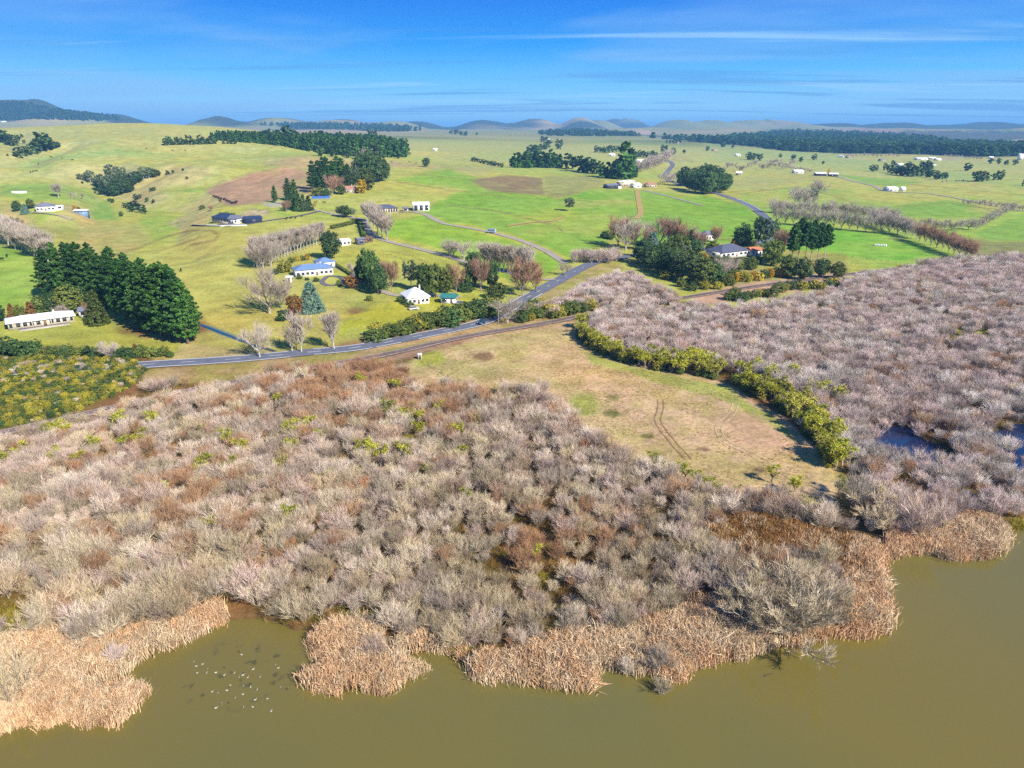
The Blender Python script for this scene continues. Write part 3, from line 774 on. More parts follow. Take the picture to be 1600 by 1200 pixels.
M_DARKGREEN = veg_mat("dark_evergreen_leaves", [S(62, 88, 48), S(76, 100, 54), S(54, 78, 46), S(88, 104, 60)], .65, .5, gain=2.6, transl=0.3)
M_OLIVE = veg_mat("olive_leaves", [S(104, 120, 52), S(92, 108, 50), S(122, 132, 62), S(84, 104, 54)], .7, .45, gain=1.9, transl=0.25)
M_BRIGHT = veg_mat("bright_shrub_leaves", [S(150, 146, 50), S(168, 158, 52), S(132, 134, 52), S(176, 162, 68), S(122, 126, 54)], .7, .4, gain=2.1, transl=0.25)
M_GOLD = veg_mat("golden_leaves", [S(206, 172, 36), S(216, 150, 30)], .7, .35, gain=1.6, transl=0.25)
M_BLUE = veg_mat("blue_conifer_needles", [S(98, 128, 112), S(110, 138, 124)], .7, .4, gain=2.1, transl=0.3)
M_RUSTLEAF = veg_mat("russet_leaves", [S(150, 112, 60), S(164, 122, 72)], .7, .4, gain=1.6, transl=0.25)
M_GUM = veg_mat("gum_leaves", [S(92, 108, 78), S(110, 122, 88), S(78, 98, 74)], .65, .45, gain=2.4, transl=0.3)
M_CABB = veg_mat("cabbage_tree_leaves", [S(166, 166, 46), S(186, 184, 56), S(146, 150, 50), S(194, 184, 74)], .5, .35, .35, gain=1.65, transl=0.2)
M_REED = veg_mat("dead_reed", [S(228, 190, 152), S(216, 174, 130), S(234, 204, 170), S(212, 182, 138)], .85, .3, .1, 0.06, gain=1.65)
M_REEDB = veg_mat("brown_reed", [S(168, 118, 66), S(178, 132, 78), S(150, 112, 54)], .85, .35, .1, 0.06, gain=1.35)
M_DRY = veg_mat("dry_grass", [S(212, 178, 126), S(204, 172, 112), S(190, 170, 96)], .9, .3, gain=1.2)
M_UNDER = veg_mat("marsh_undergrowth", [S(150, 104, 58), S(128, 110, 46), S(166, 124, 72), S(112, 116, 44), S(176, 136, 92)], .9, .35, .1, .04, gain=1.3)

LIB = {}
def reg(kind, builds, crown_mat, trunk_mat):
    LIB[kind] = [(c.mesh(kind + "_crown", crown_mat), s.mesh(kind + "_trunk", trunk_mat) if s.n else None) for s, c in builds]
WIL = [bare(100 + k, nstem=int(8 + k % 4), tilt=(.08 + .03 * (k % 3), .62 + .07 * (k % 4)), nb=13, nt=8, blen=.34, tlen=.25, tw=.0054, loose=.42, up=.4, rs=.011) for k in range(8)]
BIGW = [bare(170 + k, nstem=13, tilt=(.15, 1.25), nb=14, nt=18, blen=.3, tlen=.13, tw=.0045, loose=.55, rs=.012) for k in range(2)]
for nm, mt in (("willow_grey", M_W_GREY), ("willow_mauve", M_W_PINK), ("willow_rust", M_W_RUST), ("willow_lichen", M_W_LICHEN)): reg(nm, WIL, mt, M_W_STEM)
reg("willow_big", BIGW, M_W_LICHEN, M_W_STEM)
reg("poplar", [bare(200 + k, nstem=7, tilt=(.08, .42), trunk=.2, nb=11, nt=10, blen=.26, tlen=.17, up=.7, rs=.011, tw=.007) for k in range(3)], M_TWIG, M_WHITEBARK)
reg("bare_round", [bare(220 + k, nstem=8, tilt=(.25, 1.05), trunk=.16, nb=13, nt=12, blen=.34, tlen=.18, up=.3, rs=.017, tw=.0055) for k in range(3)], M_TWIG, M_WHITEBARK)
reg("brown_bare", [bare(240 + k, nstem=8, tilt=(.15, .75), trunk=.14, nb=13, nt=12, blen=.3, tlen=.18, up=.5, rs=.014, tw=.006) for k in range(3)], M_BROWNTWIG, M_BARK)
reg("pine", [leafy(300 + k, .21 + .02 * (k % 3), .12, 1.0, "whorl", 300, 40, .0068, True, 0, .3, 2.2) for k in range(5)], M_PINE, M_DBARK)
reg("tall_pine", [leafy(320 + k, .16 + .02 * k, .36 + .05 * k, 1.0, "whorl", 170, 30, .009, True, 0, .3, 2.2, .014) for k in range(3)], M_PINE, M_BARK)
reg("dark_round", [leafy(340 + k, .42, .10, 1.0, "round", 190, 26, .019, True, 0, .45) for k in range(4)], M_DARKGREEN, M_DBARK)
reg("olive_round", [leafy(360 + k, .44, .06, 1.0, "round", 180, 26, .02, True, 0, .45) for k in range(4)], M_OLIVE, M_DBARK)
reg("bush", [leafy(380 + k, .62, -.1, 1.0, "round", 110, 22, .032, True, 0, .45, 1.3) for k in range(4)], M_OLIVE, M_DBARK)
reg("bright_bush", [leafy(400 + k, .62, -.1, 1.0, "round", 110, 22, .032, True, 0, .45, 1.3) for k in range(4)], M_BRIGHT, M_DBARK)
reg("dark_bush", [leafy(410 + k, .62, -.1, 1.0, "round", 110, 22, .032, True, 0, .45, 1.3) for k in range(3)], M_DARKGREEN, M_DBARK)
reg("golden", [leafy(420 + k, .4, .02, 1.0, "round", 100, 22, .028, True, 0, .4) for k in range(2)], M_GOLD, M_DBARK)
reg("russet", [leafy(430 + k, .42, .1, 1.0, "round", 130, 24, .022, True, 0, .4) for k in range(2)], M_RUSTLEAF, M_DBARK)
reg("cone_green", [leafy(440 + k, .30, .02, 1.0, "cone", 190, 22, .017, True, 0, .3) for k in range(2)], M_DARKGREEN, M_DBARK)
reg("cone_gold", [leafy(450 + k, .32, .02, 1.0, "cone", 190, 22, .018, True, 0, .3) for k in range(2)], M_OLIVE, M_DBARK)
reg("cone_russet", [leafy(455 + k, .3, .02, 1.0, "cone", 190, 22, .018, True, 0, .3) for k in range(1)], M_RUSTLEAF, M_DBARK)
reg("blue_cone", [leafy(460 + k, .46, .02, 1.0, "cone", 300, 24, .014, True, 0, .3, 2.0) for k in range(1)], M_BLUE, M_DBARK)
reg("gum", [leafy(470 + k, .34, .30, 1.0, "round", 90, 24, .02, True, .04, .3, 1.4, .018) for k in range(3)], M_GUM, M_WHITEBARK)
reg("cabbage", [cabbage(500 + k) for k in range(6)], M_CABB, M_BARK)
# far trees: one small mesh each, trunk and crown together
def far_tree(seed, shape, mat):
    s, c = leafy(seed, .36 if shape == "round" else .28, .06, 1.0, shape, 34, 7, .075, True, 0, .45)
    return c.mesh("far_" + shape, mat)
FAR_ROUND = [far_tree(600 + k, "round", M_DARKGREEN) for k in range(3)]
FAR_PINE = [far_tree(610 + k, "tall", M_PINE) for k in range(3)]
FAR_BROWN = [bare(620 + k, nstem=6, tilt=(.1, .6), trunk=.1, nb=5, nt=6, blen=.3, tlen=.2, up=.5, tw=.02)[1].mesh("far_bare", M_TWIG) for k in range(2)]
REEDS = [reed_clump(700 + k).mesh("reed_clump", M_REED) for k in range(5)]
REEDS_B = [reed_clump(710 + k).mesh("reed_clump_brown", M_REEDB) for k in range(4)]
TUFTS = [tuft(720 + k).mesh("dry_tuft", M_DRY) for k in range(3)]
M_SEDGE = veg_mat("yellow_sedge", [S(190, 168, 60), S(172, 156, 52), S(150, 146, 50)], .9, .3, gain=1.3)
SEDGE = [tuft(740 + k, 44, .8, .8, .05).mesh("sedge_tuft", M_SEDGE) for k in range(3)]
UNDER = [tuft(730 + k, 40, .9, .8, .06).mesh("marsh_tuft", M_UNDER) for k in range(4)]

def gz(x, y): return H(np.asarray(x, float), np.asarray(y, float))
_kc = {}
def tree(kind, name, label, pos, h, width=1.0, cat="tree", group=None, rot=None, parts=True, sink=0.05):
    """one plant: an empty at its foot with trunk and crown"""
    i = _kc.get(kind, 0); _kc[kind] = i + 1
    cm, tm = LIB[kind][i % len(LIB[kind])]
    rot = random.random() * 6.283 if rot is None else rot
    e = link(name, None); e.location = (pos[0], pos[1], pos[2] - sink); e.rotation_euler = (0, 0, rot); e.scale = (h * width, h * width, h)
    e.empty_display_size = 0.3
    tag(e, label, cat, group)
    link("crown", cm, e)
    if tm is not None: link("trunk", tm, e)
    return e
def single(name, mesh, label, pos, h, width=1.0, cat="tree", group=None):
    o = link(name, mesh); o.location = (pos[0], pos[1], pos[2] - .05); o.scale = (h * width, h * width, h); o.rotation_euler = (0, 0, random.random() * 6.283)
    return tag(o, label, cat, group)

_scat = 0
def scatter(name, label, meshes, pts, scl, idx=None, g=None, tilt=0.08, zs=None, parent=None):
    """uncountable mass: one object whose nodes set copies of a few meshes on its points"""
    global _scat
    g = g or np.random.default_rng(900 + _scat); _scat += 1
    n = len(pts)
    me = bpy.data.meshes.new(name); me.vertices.add(n); me.vertices.foreach_set("co", np.asarray(pts, np.float32).ravel())
    def att(nm, typ, arr, key):
        a = me.attributes.new(nm, typ, "POINT"); a.data.foreach_set(key, np.ascontiguousarray(arr).ravel())
    scl = np.asarray(scl, float); zs = scl if zs is None else zs
    att("scl", "FLOAT_VECTOR", np.stack([scl, scl, zs], 1).astype(np.float32), "vector")
    att("rot", "FLOAT_VECTOR", np.stack([g.normal(0, tilt, n), g.normal(0, tilt, n), g.uniform(0, 6.283, n)], 1).astype(np.float32), "vector")
    att("idx", "INT", (g.integers(0, len(meshes), n) if idx is None else idx).astype(np.int32), "value")
    src = bpy.data.collections.new(name + "_source")
    for k, ms in enumerate(meshes):
        src.objects.link(bpy.data.objects.new(f"{name}_source_{k:02d}", ms))
    ng = bpy.data.node_groups.new(name + "_nodes", "GeometryNodeTree")
    ng.interface.new_socket("Geometry", in_out="INPUT", socket_type="NodeSocketGeometry"); ng.interface.new_socket("Geometry", in_out="OUTPUT", socket_type="NodeSocketGeometry")
    gi = ng.nodes.new("NodeGroupInput"); go = ng.nodes.new("NodeGroupOutput")
    ci = ng.nodes.new("GeometryNodeCollectionInfo"); ci.inputs[0].default_value = src; ci.inputs[1].default_value = True; ci.inputs[2].default_value = True
    ip = ng.nodes.new("GeometryNodeInstanceOnPoints")
    def na(nm, typ):
        a = ng.nodes.new("GeometryNodeInputNamedAttribute"); a.data_type = typ; a.inputs[0].default_value = nm; return a.outputs[0]
    e2r = ng.nodes.new("FunctionNodeEulerToRotation")
    ng.links.new(na("rot", "FLOAT_VECTOR"), e2r.inputs[0])
    ng.links.new(gi.outputs[0], ip.inputs["Points"]); ng.links.new(ci.outputs[0], ip.inputs["Instance"])
    ip.inputs["Pick Instance"].default_value = True
    ng.links.new(na("idx", "INT"), ip.inputs["Instance Index"]); ng.links.new(e2r.outputs[0], ip.inputs["Rotation"]); ng.links.new(na("scl", "FLOAT_VECTOR"), ip.inputs["Scale"])
    ng.links.new(ip.outputs[0], go.inputs[0])
    o = link(name, me, parent)
    md = o.modifiers.new("copies", "NODES"); md.node_group = ng
    return tag(o, label, kind="stuff")
def hexpts(poly, sp, g, jit=.42, inside=0.0):
    P = np.array(poly); x0, y0 = P.min(0); x1, y1 = P.max(0)
    xs = np.arange(x0, x1, sp); ys = np.arange(y0, y1, sp * .866)
    X, Y = np.meshgrid(xs, ys); X = X + (np.arange(len(ys)) % 2)[:, None] * sp / 2
    X = (X + g.uniform(-jit, jit, X.shape) * sp).ravel(); Y = (Y + g.uniform(-jit, jit, Y.shape) * sp).ravel()
    m = poly_sd(X, Y, poly) > inside
    return X[m], Y[m]
def gpoly(px, z=.4):
    x, y = flat([p[0] for p in px], [p[1] for p in px], z)
    return list(zip(x, y))
# ------------------------------------------------------------------ willow swamp, reeds, cabbage trees
gW = np.random.default_rng(5)
def smooth_line(P, step):
    P = [np.array(p[:2], float) for p in P]
    P = [2 * P[0] - P[1]] + P + [2 * P[-1] - P[-2]]
    out = []
    for i in range(1, len(P) - 2):
        n = max(2, int(np.linalg.norm(P[i + 1] - P[i]) / step))
        for t in np.arange(n) / n:
            a, b, c, d = P[i - 1], P[i], P[i + 1], P[i + 2]
            out.append(.5 * (2 * b + (c - a) * t + (2 * a - 5 * b + 4 * c - d) * t * t + (3 * b - a - 3 * c + d) * t ** 3))
    out.append(P[-2])
    return np.array(out)
RAIL_PX = [(-60, 692), (0, 680), (30, 673), (90, 660), (170, 641), (260, 620), (380, 596), (500, 574), (600, 556), (700, 533), (760, 521), (850, 506), (905, 495), (980, 480), (1110, 459), (1200, 445), (1310, 431), (1400, 420), (1600, 398)]
ROAD_PX = [(-60, 585), (120, 576), (200, 572), (262, 568), (330, 564), (420, 557), (480, 551), (545, 545), (600, 536), (660, 524), (720, 512), (760, 501), (800, 479), (830, 462), (870, 440), (905, 421), (935, 409), (985, 400)]
rail_w = gpoly(RAIL_PX[:13], .6); rail_all = gpoly(RAIL_PX, .6)
F1 = gpoly([(-80, 712), (0, 700), (90, 676), (170, 655), (215, 640), (225, 612), (300, 602), (430, 594), (545, 583), (600, 580), (640, 594), (655, 612), (700, 612), (850, 618), (885, 645), (905, 685), (960, 715), (1020, 745), (1060, 765), (1150, 782), (1240, 790), (1300, 806),
            (1330, 830), (1290, 845), (1210, 822), (1150, 812), (1105, 838), (1115, 872), (1180, 880), (1230, 872), (1290, 890), (1318, 930), (1310, 985), (1230, 1005), (1195, 995), (1165, 975), (1130, 945), (1080, 952), (1020, 978), (950, 998), (870, 1000), (800, 1026), (735, 1028), (700, 1008), (640, 1005), (600, 975), (560, 962), (510, 975), (478, 985), (440, 975), (400, 955), (340, 950), (260, 988), (200, 1003), (130, 1016), (60, 1010), (0, 1012), (-80, 1016)])
F2 = gpoly([(838, 492), (872, 474), (915, 452), (955, 437), (990, 436), (1040, 462), (1110, 488), (1200, 480), (1300, 462), (1340, 440), (1400, 424), (1500, 410), (1700, 402), (1760, 560), (1760, 830), (1600, 812), (1560, 812), (1490, 805), (1470, 842), (1420, 838), (1390, 848), (1350, 830), (1320, 800),
            (1325, 765), (1322, 720), (1290, 690), (1240, 640), (1180, 610), (1110, 585), (1010, 572), (960, 556), (925, 535), (920, 500), (945, 492), (940, 484), (890, 492), (850, 500)])
REED_PX = [[(-60, 1160), (0, 1150), (30, 1134), (60, 1137), (110, 1128), (150, 1134), (180, 1135), (205, 1110), (230, 1086), (229, 1074), (205, 1072), (172, 1084), (140, 1092), (130, 1080), (165, 1064), (190, 1055), (215, 1034), (245, 1020), (280, 1008), (310, 993), (332, 982), (355, 972), (345, 955), (260, 975), (200, 992), (130, 1003), (60, 1000), (0, 1012), (-60, 1015)],
           [(484, 1000), (491, 1030), (500, 1048), (477, 1058), (475, 1069), (500, 1082), (530, 1087), (560, 1079), (600, 1084), (622, 1076), (640, 1060), (667, 1050), (667, 1043), (640, 1040), (623, 1032), (640, 1012), (600, 990), (560, 975), (515, 985)],
           [(630, 1022), (660, 1016), (700, 1019), (725, 1030), (735, 1022), (700, 1006), (650, 1004)],
           [(735, 1044), (738, 1060), (765, 1067), (780, 1061), (800, 1064), (850, 1073), (900, 1077), (930, 1077), (927, 1058), (945, 1046), (965, 1044), (990, 1053), (1012, 1050), (1040, 1062), (1070, 1066), (1078, 1048), (1100, 1040), (1130, 1028), (1160, 1033), (1200, 1014), (1195, 990), (1165, 965), (1130, 945), (1080, 955), (1020, 980), (950, 1002), (870, 1004), (800, 1030), (740, 1030)],
           [(1205, 1010), (1245, 1011), (1300, 994), (1350, 997), (1389, 988), (1392, 965), (1388, 940), (1384, 915), (1376, 895), (1384, 874), (1360, 855), (1330, 850), (1318, 900), (1325, 950), (1310, 985), (1250, 1000)],
           [(1384, 875), (1410, 869), (1450, 864), (1490, 877), (1540, 874), (1569, 860), (1574, 838), (1545, 812), (1490, 808), (1470, 838), (1420, 832), (1385, 845)]]
REEDB_PX = [[(1110, 832), (1160, 808), (1230, 820), (1300, 842), (1350, 860), (1370, 890), (1330, 905), (1290, 888), (1230, 870), (1180, 878), (1120, 868)]]
XF, YF = hexpts(F1, 2.65, gW); X2, Y2 = hexpts(F2, 2.9, gW)
WX = np.concatenate([XF, X2]); WY = np.concatenate([YF, Y2]); zone = np.concatenate([np.zeros(len(XF), int), np.ones(len(X2), int)])
ppx, ppy, pdep = project(WX, WY, np.full(WX.shape, .5))
GAPS = [((20, 965), 46), ((1130, 845), 30), ((640, 690), 14), ((610, 720), 10), ((30, 985), 30)]
edge = smooth_line(gpoly([(903, 512), (908, 532), (930, 548), (965, 563), (1010, 577), (1060, 585), (1110, 592), (1150, 605), (1200, 632), (1240, 660), (1275, 700), (1300, 738)]), 1.0)
keep = (shore_sd(WX, WY) < -1.0) & (line_d(WX, WY, rail_w) > 4.2)
for pond in PONDS: keep &= (poly_sd(WX, WY, pond) < -.3) | ((poly_sd(WX, WY, pond) < 4.5) & (gW.random(len(WX)) < .28))
_ed = np.array(edge); _q = np.argmin(np.hypot(WX[:, None] - _ed[None, ::3, 0], WY[:, None] - _ed[None, ::3, 1]), 1) * 3 / len(_ed)
keep &= ~((zone == 1) & (line_d(WX, WY, edge) < 2.5 + 8.5 * np.exp(-((_q - .62) / .22) ** 2)) & (gW.random(len(WX)) < .85))
for (gx, gy), gr_ in GAPS: keep &= np.hypot(ppx - gx, (ppy - gy) * 1.6) > gr_
thin_ = fbm(WX, WY, 22, 3, 91)
keep &= gW.random(len(WX)) > np.clip(.05 + .4 * sstep(.2, .5, thin_) * sstep(-6, -16, shore_sd(WX, WY)), 0, .5)
keep &= gW.random(len(WX)) > .10
# open water fingers beyond the pools stay thinner
WX, WY, zone, ppx, ppy, pdep = (a[keep] for a in (WX, WY, zone, ppx, ppy, pdep))
WZ = gz(WX, WY)
hgt = np.where(zone == 0, 2.5 + 2.6 * gW.random(len(WX)) ** 1.4 + 1.0 * sstep(-18, -4, shore_sd(WX, WY)), 2.7 + 2.5 * gW.random(len(WX)) ** 1.3) * (1 + .22 * fbm(WX, WY, 30, 2, 95))
rust = ((np.exp(-(((ppx - 560) / 120) ** 2 + ((ppy - 605) / 38) ** 2)) + .9 * np.exp(-(((ppx - 850) / 60) ** 2 + ((ppy - 870) / 45) ** 2)) + .45 * np.exp(-(((ppx - 330) / 200) ** 2 + ((ppy - 800) / 120) ** 2)) * .45
         + .5 * np.exp(-(((ppx - 690) / 60) ** 2 + ((ppy - 640) / 40) ** 2))) * (zone == 0)) + .05
u_ = gW.random(len(WX))
kindw = np.where(u_ < rust, 2, np.where(zone == 1, 1, np.where(gW.random(len(WX)) < .25 + .35 * sstep(700, 960, ppy), 3, 0)))
kindw = np.where((zone == 1) & (gW.random(len(WX)) < .2), 0, kindw)
KN = ["willow_grey", "willow_mauve", "willow_rust", "willow_lichen"]
# the 300 that show largest are trees of their own
inview = (ppx > -10) & (ppx < 1610) & (ppy < 1150)
score = np.where(inview, hgt / pdep, 0)
order = np.argsort(-score)
solo = order[:300]; rest = order[300:]
WL = {0: "ash grey", 1: "mauve grey", 2: "rust brown", 3: "lichen pale"}
MARKS = [(300, "the western reed bed"), (495, "the bay with birds"), (680, "the reed peninsula"), (940, "the small cove"), (1170, "the long reed front"), (1310, "the reed point"), (3000, "the cattail marsh")]
for i in solo:
    sd = -float(shore_sd(WX[i:i + 1], WY[i:i + 1])[0])
    row = "at the water's edge of" if sd < 5 else ("in the first rows behind" if sd < 13 else ("several rows behind" if sd < 24 else "deep in the thicket behind"))
    size = "low" if hgt[i] < 3.7 else ("tall" if hgt[i] > 4.8 else "middling")
    mark = next(n_ for x_, n_ in MARKS if ppx[i] < x_); k = int(kindw[i])
    lb = f"{size} {WL[k]} leafless willow {row} {mark}"
    tree(KN[k], "willow_tree", lb, (WX[i], WY[i], WZ[i]), hgt[i] * 1.02, gW.uniform(.9, 1.2), "willow", f"{size} {WL[k]} willows {row} {mark}")
# everything further back reads as one mass; twigs and stems together per kind
ALLW = []; 
for nm in KN:
    for c_, s_ in LIB[nm]: ALLW.append((c_, s_))
def joined(nm, cm, tm):
    n1 = len(cm.vertices); n2 = len(tm.vertices)
    co = np.empty((n1 + n2) * 3, np.float32); a = np.empty(n1 * 3, np.float32); b = np.empty(n2 * 3, np.float32)
    cm.vertices.foreach_get("co", a); tm.vertices.foreach_get("co", b)
    f1 = np.empty(len(cm.loops), np.int32); cm.loops.foreach_get("vertex_index", f1); f2 = np.empty(len(tm.loops), np.int32); tm.loops.foreach_get("vertex_index", f2)
    me = make_mesh(nm, np.concatenate([a, b]).reshape(-1, 3), np.concatenate([f1.reshape(-1, 4), f2.reshape(-1, 4) + n1]), cm.materials[0])
    me.materials.append(tm.materials[0])
    mi = np.zeros(len(me.polygons), np.int32); mi[len(f1) // 4:] = 1
    me.polygons.foreach_set("material_index", mi)
    return me
WMESH = [joined(f"willow_{q}", c_, s_) for q, (c_, s_) in enumerate(ALLW)]
nv = len(WIL)
wid_ = gW.uniform(.9, 1.2, len(rest))
scatter("willow_thicket", "dense leafless willow swamp stretching back from the lake", WMESH, np.stack([WX[rest], WY[rest], WZ[rest] - .05], 1), hgt[rest] * wid_, kindw[rest] * nv + gW.integers(0, nv, len(rest)), gW, .06, hgt[rest])

# reeds
def reed_bed(name, label, polys, meshes, sp, hs, mind=None):
    P = []
    for q in polys:
        x, y = hexpts(gpoly(q, .1), sp, gW)
        m = (shore_sd(x, y) < .9) | (gW.random(len(x)) < .25) & (shore_sd(x, y) < 1.8)
        m &= (fbm(x, y, 3.2, 2, 71) + .45 * gW.random(len(x))) > -.2
        P.append(np.stack([x[m], y[m]], 1))
    P = np.concatenate(P); z = np.maximum(gz(P[:, 0], P[:, 1]), -.4) - .05
    s = gW.uniform(*hs, len(P)) * (1 + .25 * fbm(P[:, 0], P[:, 1], 5, 2, 99))
    return scatter(name, label, meshes, np.column_stack([P, z]), s, g=gW, tilt=.12)
reed_bed("reeds", "tall dead straw coloured reeds fringing the lake", REED_PX, REEDS, .62, (.75, 1.35))
reed_bed("cattails", "browner cattail marsh behind the big rounded willow", REEDB_PX, REEDS_B + REEDS[:1], .75, (.7, 1.2))
SP_ = []
for (sx_, sy_), sr_, sn_ in (((602, 962), 16, 70), ((552, 968), 14, 60), ((716, 1013), 8, 30), ((1125, 850), 22, 90), ((215, 928), 12, 40), ((25, 975), 26, 110), ((280, 985), 12, 40), ((1420, 735), 16, 50), ((1345, 715), 12, 40), ((1590, 820), 12, 40), ((640, 690), 14, 40), ((840, 905), 12, 40)):
    a_ = gW.normal(0, .5, (sn_, 2)) * sr_; fx, fy = flat(sx_ + a_[:, 0], sy_ + a_[:, 1] * .6, .4); SP_.append(np.stack([fx, fy], 1))
SP_ = np.concatenate(SP_); SP_ = SP_[shore_sd(SP_[:, 0], SP_[:, 1]) < .3]
scatter("sedge", "mustard yellow sedge patches at the swamp margins", SEDGE, np.column_stack([SP_, gz(SP_[:, 0], SP_[:, 1]) - .03]), gW.uniform(.7, 1.5, len(SP_)), g=gW)
# undergrowth between the willows
XU, YU = hexpts(F1, 1.5, gW); m = (shore_sd(XU, YU) < -1) & (line_d(XU, YU, rail_w) > 3) & (gW.random(len(XU)) < .75)
XU, YU = XU[m], YU[m]
X3, Y3 = hexpts(F2, 2.6, gW); m = np.ones(len(X3), bool)
for pond in PONDS: m &= poly_sd(X3, Y3, pond) < -.2
XU = np.concatenate([XU, X3[m]]); YU = np.concatenate([YU, Y3[m]])
scatter("undergrowth", "rusty marsh grass and sedge under the willows", UNDER, np.stack([XU, YU, gz(XU, YU) - .03], 1), gW.uniform(.6, 1.4, len(XU)), g=gW)
XM, YM = hexpts(gpoly([(650, 572), (680, 548), (850, 512), (905, 502), (900, 530), (960, 560), (1120, 602), (1240, 668), (1300, 760), (1290, 790), (1200, 788), (1080, 760), (1000, 720), (900, 668), (870, 620), (700, 598)]), 1.15, gW)
m = fbm(XM, YM, 9, 3, 12) > .0
scatter("meadow_grass", "tufts of dry grass across the mown meadow", TUFTS, np.stack([XM[m], YM[m], gz(XM[m], YM[m]) - .02], 1), gW.uniform(.3, .9, m.sum()), g=gW)
# ------------------------------------------------------------------ roads, railway, tracks
def ribbon_mesh(name, C, w, mat, lift, off=0.0, cross=1):
    T = np.gradient(C, axis=0); T /= np.maximum(np.linalg.norm(T, axis=1, keepdims=True), 1e-6)
    Nn = np.stack([-T[:, 1], T[:, 0]], 1)
    rows = []
    for k in range(cross + 1):
        o = off + w * (k / cross - .5)
        xy = C + Nn * o
        rows.append(np.column_stack([xy, np.zeros(len(xy))]))
    zc_ = np.max([gz(r_[:, 0], r_[:, 1]) for r_ in rows] + [gz(C[:, 0], C[:, 1])], axis=0) if w > 1 else gz(C[:, 0], C[:, 1])
    for r_ in rows: r_[:, 2] = zc_ + lift
    V = np.stack(rows, 1); n = len(C); m = cross + 1
    i = np.arange(n - 1)[:, None]; j = np.arange(cross)[None]
    Fq = np.stack([i * m + j + 1, i * m + j, (i + 1) * m + j, (i + 1) * m + j + 1], -1).reshape(-1, 4)[:, ::-1]
    me = make_mesh(name, V.reshape(-1, 3), Fq, mat, True)
    if me.polygons[0].normal.z < 0: me.flip_normals()
    return me
M_ASPHALT = plain("asphalt", S(132, 136, 150), .9, .1, .12, .5)
M_LINE = plain("road_paint", (.62, .62, .6), .7, .2, .06)
M_GRAVEL = plain("gravel", S(196, 184, 166), .95, .1, .15, .4)
M_DRIVE = plain("dark_drive", S(132, 130, 136), .9, .1, .12, .4)
M_DIRT = plain("bare_earth", S(214, 180, 116), .95, .05, .15, .4)
M_BALLAST = plain("railway_ballast", S(184, 162, 150), .95, .05, .25, .7)
M_STEEL = plain("rail_steel", S(120, 96, 84), .5, .4, .1, .5)
M_SLEEPER = plain("sleepers", S(140, 118, 104), .95, .1, .2, .5)
def world_line(px): return [(p.x, p.y) for p in (at(*q) for q in px)]
def road(name, px, w, mat, label, lift=.14, step=4.0, lines=False, pts=None):
    C = smooth_line(pts if pts is not None else world_line(px), step)
    o = tag(link(name, ribbon_mesh(name, C, w, mat, lift, 0, 2)), label, kind="structure")
    if lines:
        for s in (-1, 1): link("edge_line", ribbon_mesh("edge_line", C, .45, M_LINE, lift + .05, s * (w / 2 - .55)), o)
        d = []
        for k in range(0, len(C) - 3, 3): d.append(C[k:k + 2])
        vs = []; fs = []
        for seg in d:
            t = unit((seg[1] - seg[0])[None])[0]; n_ = np.array([-t[1], t[0]]) * .14
            z = float(max(gz(seg[:, 0], seg[:, 1]))) + lift + .06; b = len(vs)
            vs += [(*(seg[0] - n_), z), (*(seg[0] + n_), z), (*(seg[1] + n_), z), (*(seg[1] - n_), z)]; fs.append((b, b + 3, b + 2, b + 1))
        link("centre_line", make_mesh("centre_line", np.array(vs), np.array(fs), M_LINE), o)
    return o, C
_, ROADC = road("road", ROAD_PX, 8.0, M_ASPHALT, "grey sealed road with white lines beside the swamp", lines=True)
_far_road = [(985, 400), (1060, 394), (1130, 386), (1180, 381), (1201, 373), (1209, 362), (1204, 350), (1189, 334), (1170, 321), (1140, 309), (1112, 300), (1080, 293), (1052, 285), (1040, 275), (1046, 265), (1051, 257), (1040, 250)]
road("road", _far_road, 8.0, M_ASPHALT, "grey sealed road winding past the wooded knoll", .3, 5.0, True)
road("side_road", [(884, 412), (868, 402), (850, 391), (810, 375), (770, 364), (735, 357), (700, 351), (680, 344), (664, 335), (640, 331), (622, 332)], 5.0, M_GRAVEL, "pale gravel drive running to the white farm shed", .25)
road("side_road", [(866, 436), (840, 437), (790, 425), (725, 409), (700, 401), (650, 388), (612, 379), (588, 371), (575, 360), (568, 344), (548, 340), (520, 334), (490, 328), (470, 321), (432, 317)], 5.0, M_GRAVEL, "pale gravel lane past the row of bare poplars", .25)
road("driveway", [(500, 330), (470, 337), (440, 342), (412, 346), (380, 351), (340, 351)], 4.0, M_DRIVE, "dark sealed driveway to the house with blue black roof", .25)
road("driveway", [(521, 414), (540, 424), (560, 434), (585, 440)], 3.6, M_DRIVE, "dark driveway beside the blue roofed house", .2)
road("driveway", [(512, 432), (503, 440), (512, 446), (532, 445), (538, 438), (526, 432), (512, 432)], 2.6, M_DRIVE, "dark turning circle in front of the blue roofed house", .2, 1.5)
road("driveway", [(560, 433), (590, 452), (620, 462), (660, 462), (690, 463), (720, 465)], 4.0, M_GRAVEL, "grey driveway behind the white villa", .2)
road("driveway", [(300, 352), (330, 353), (360, 353), (385, 351)], 3, M_GRAVEL, "pale forecourt in front of the house with blue black roof", .2)
road("driveway", [(50, 333), (80, 335), (100, 339), (112, 344)], 3.5, M_GRAVEL, "grey gravel drive of the hillside house", .3)
road("farm_track", [(995, 297), (997, 308), (999, 320), (1001, 333), (994, 342)], 5, M_DIRT, "yellow earth cattle track down the green hill", .3)
road("farm_track", [(1003, 297), (1040, 306), (1070, 314), (1100, 322)], 3.6, M_GRAVEL, "white farm track slanting down the green paddock", .3)
road("farm_track", [(1308, 276), (1340, 285), (1365, 291), (1385, 299), (1450, 303), (1520, 315), (1600, 330)], 5, M_GRAVEL, "pale farm track from sheds to cottage", .3)
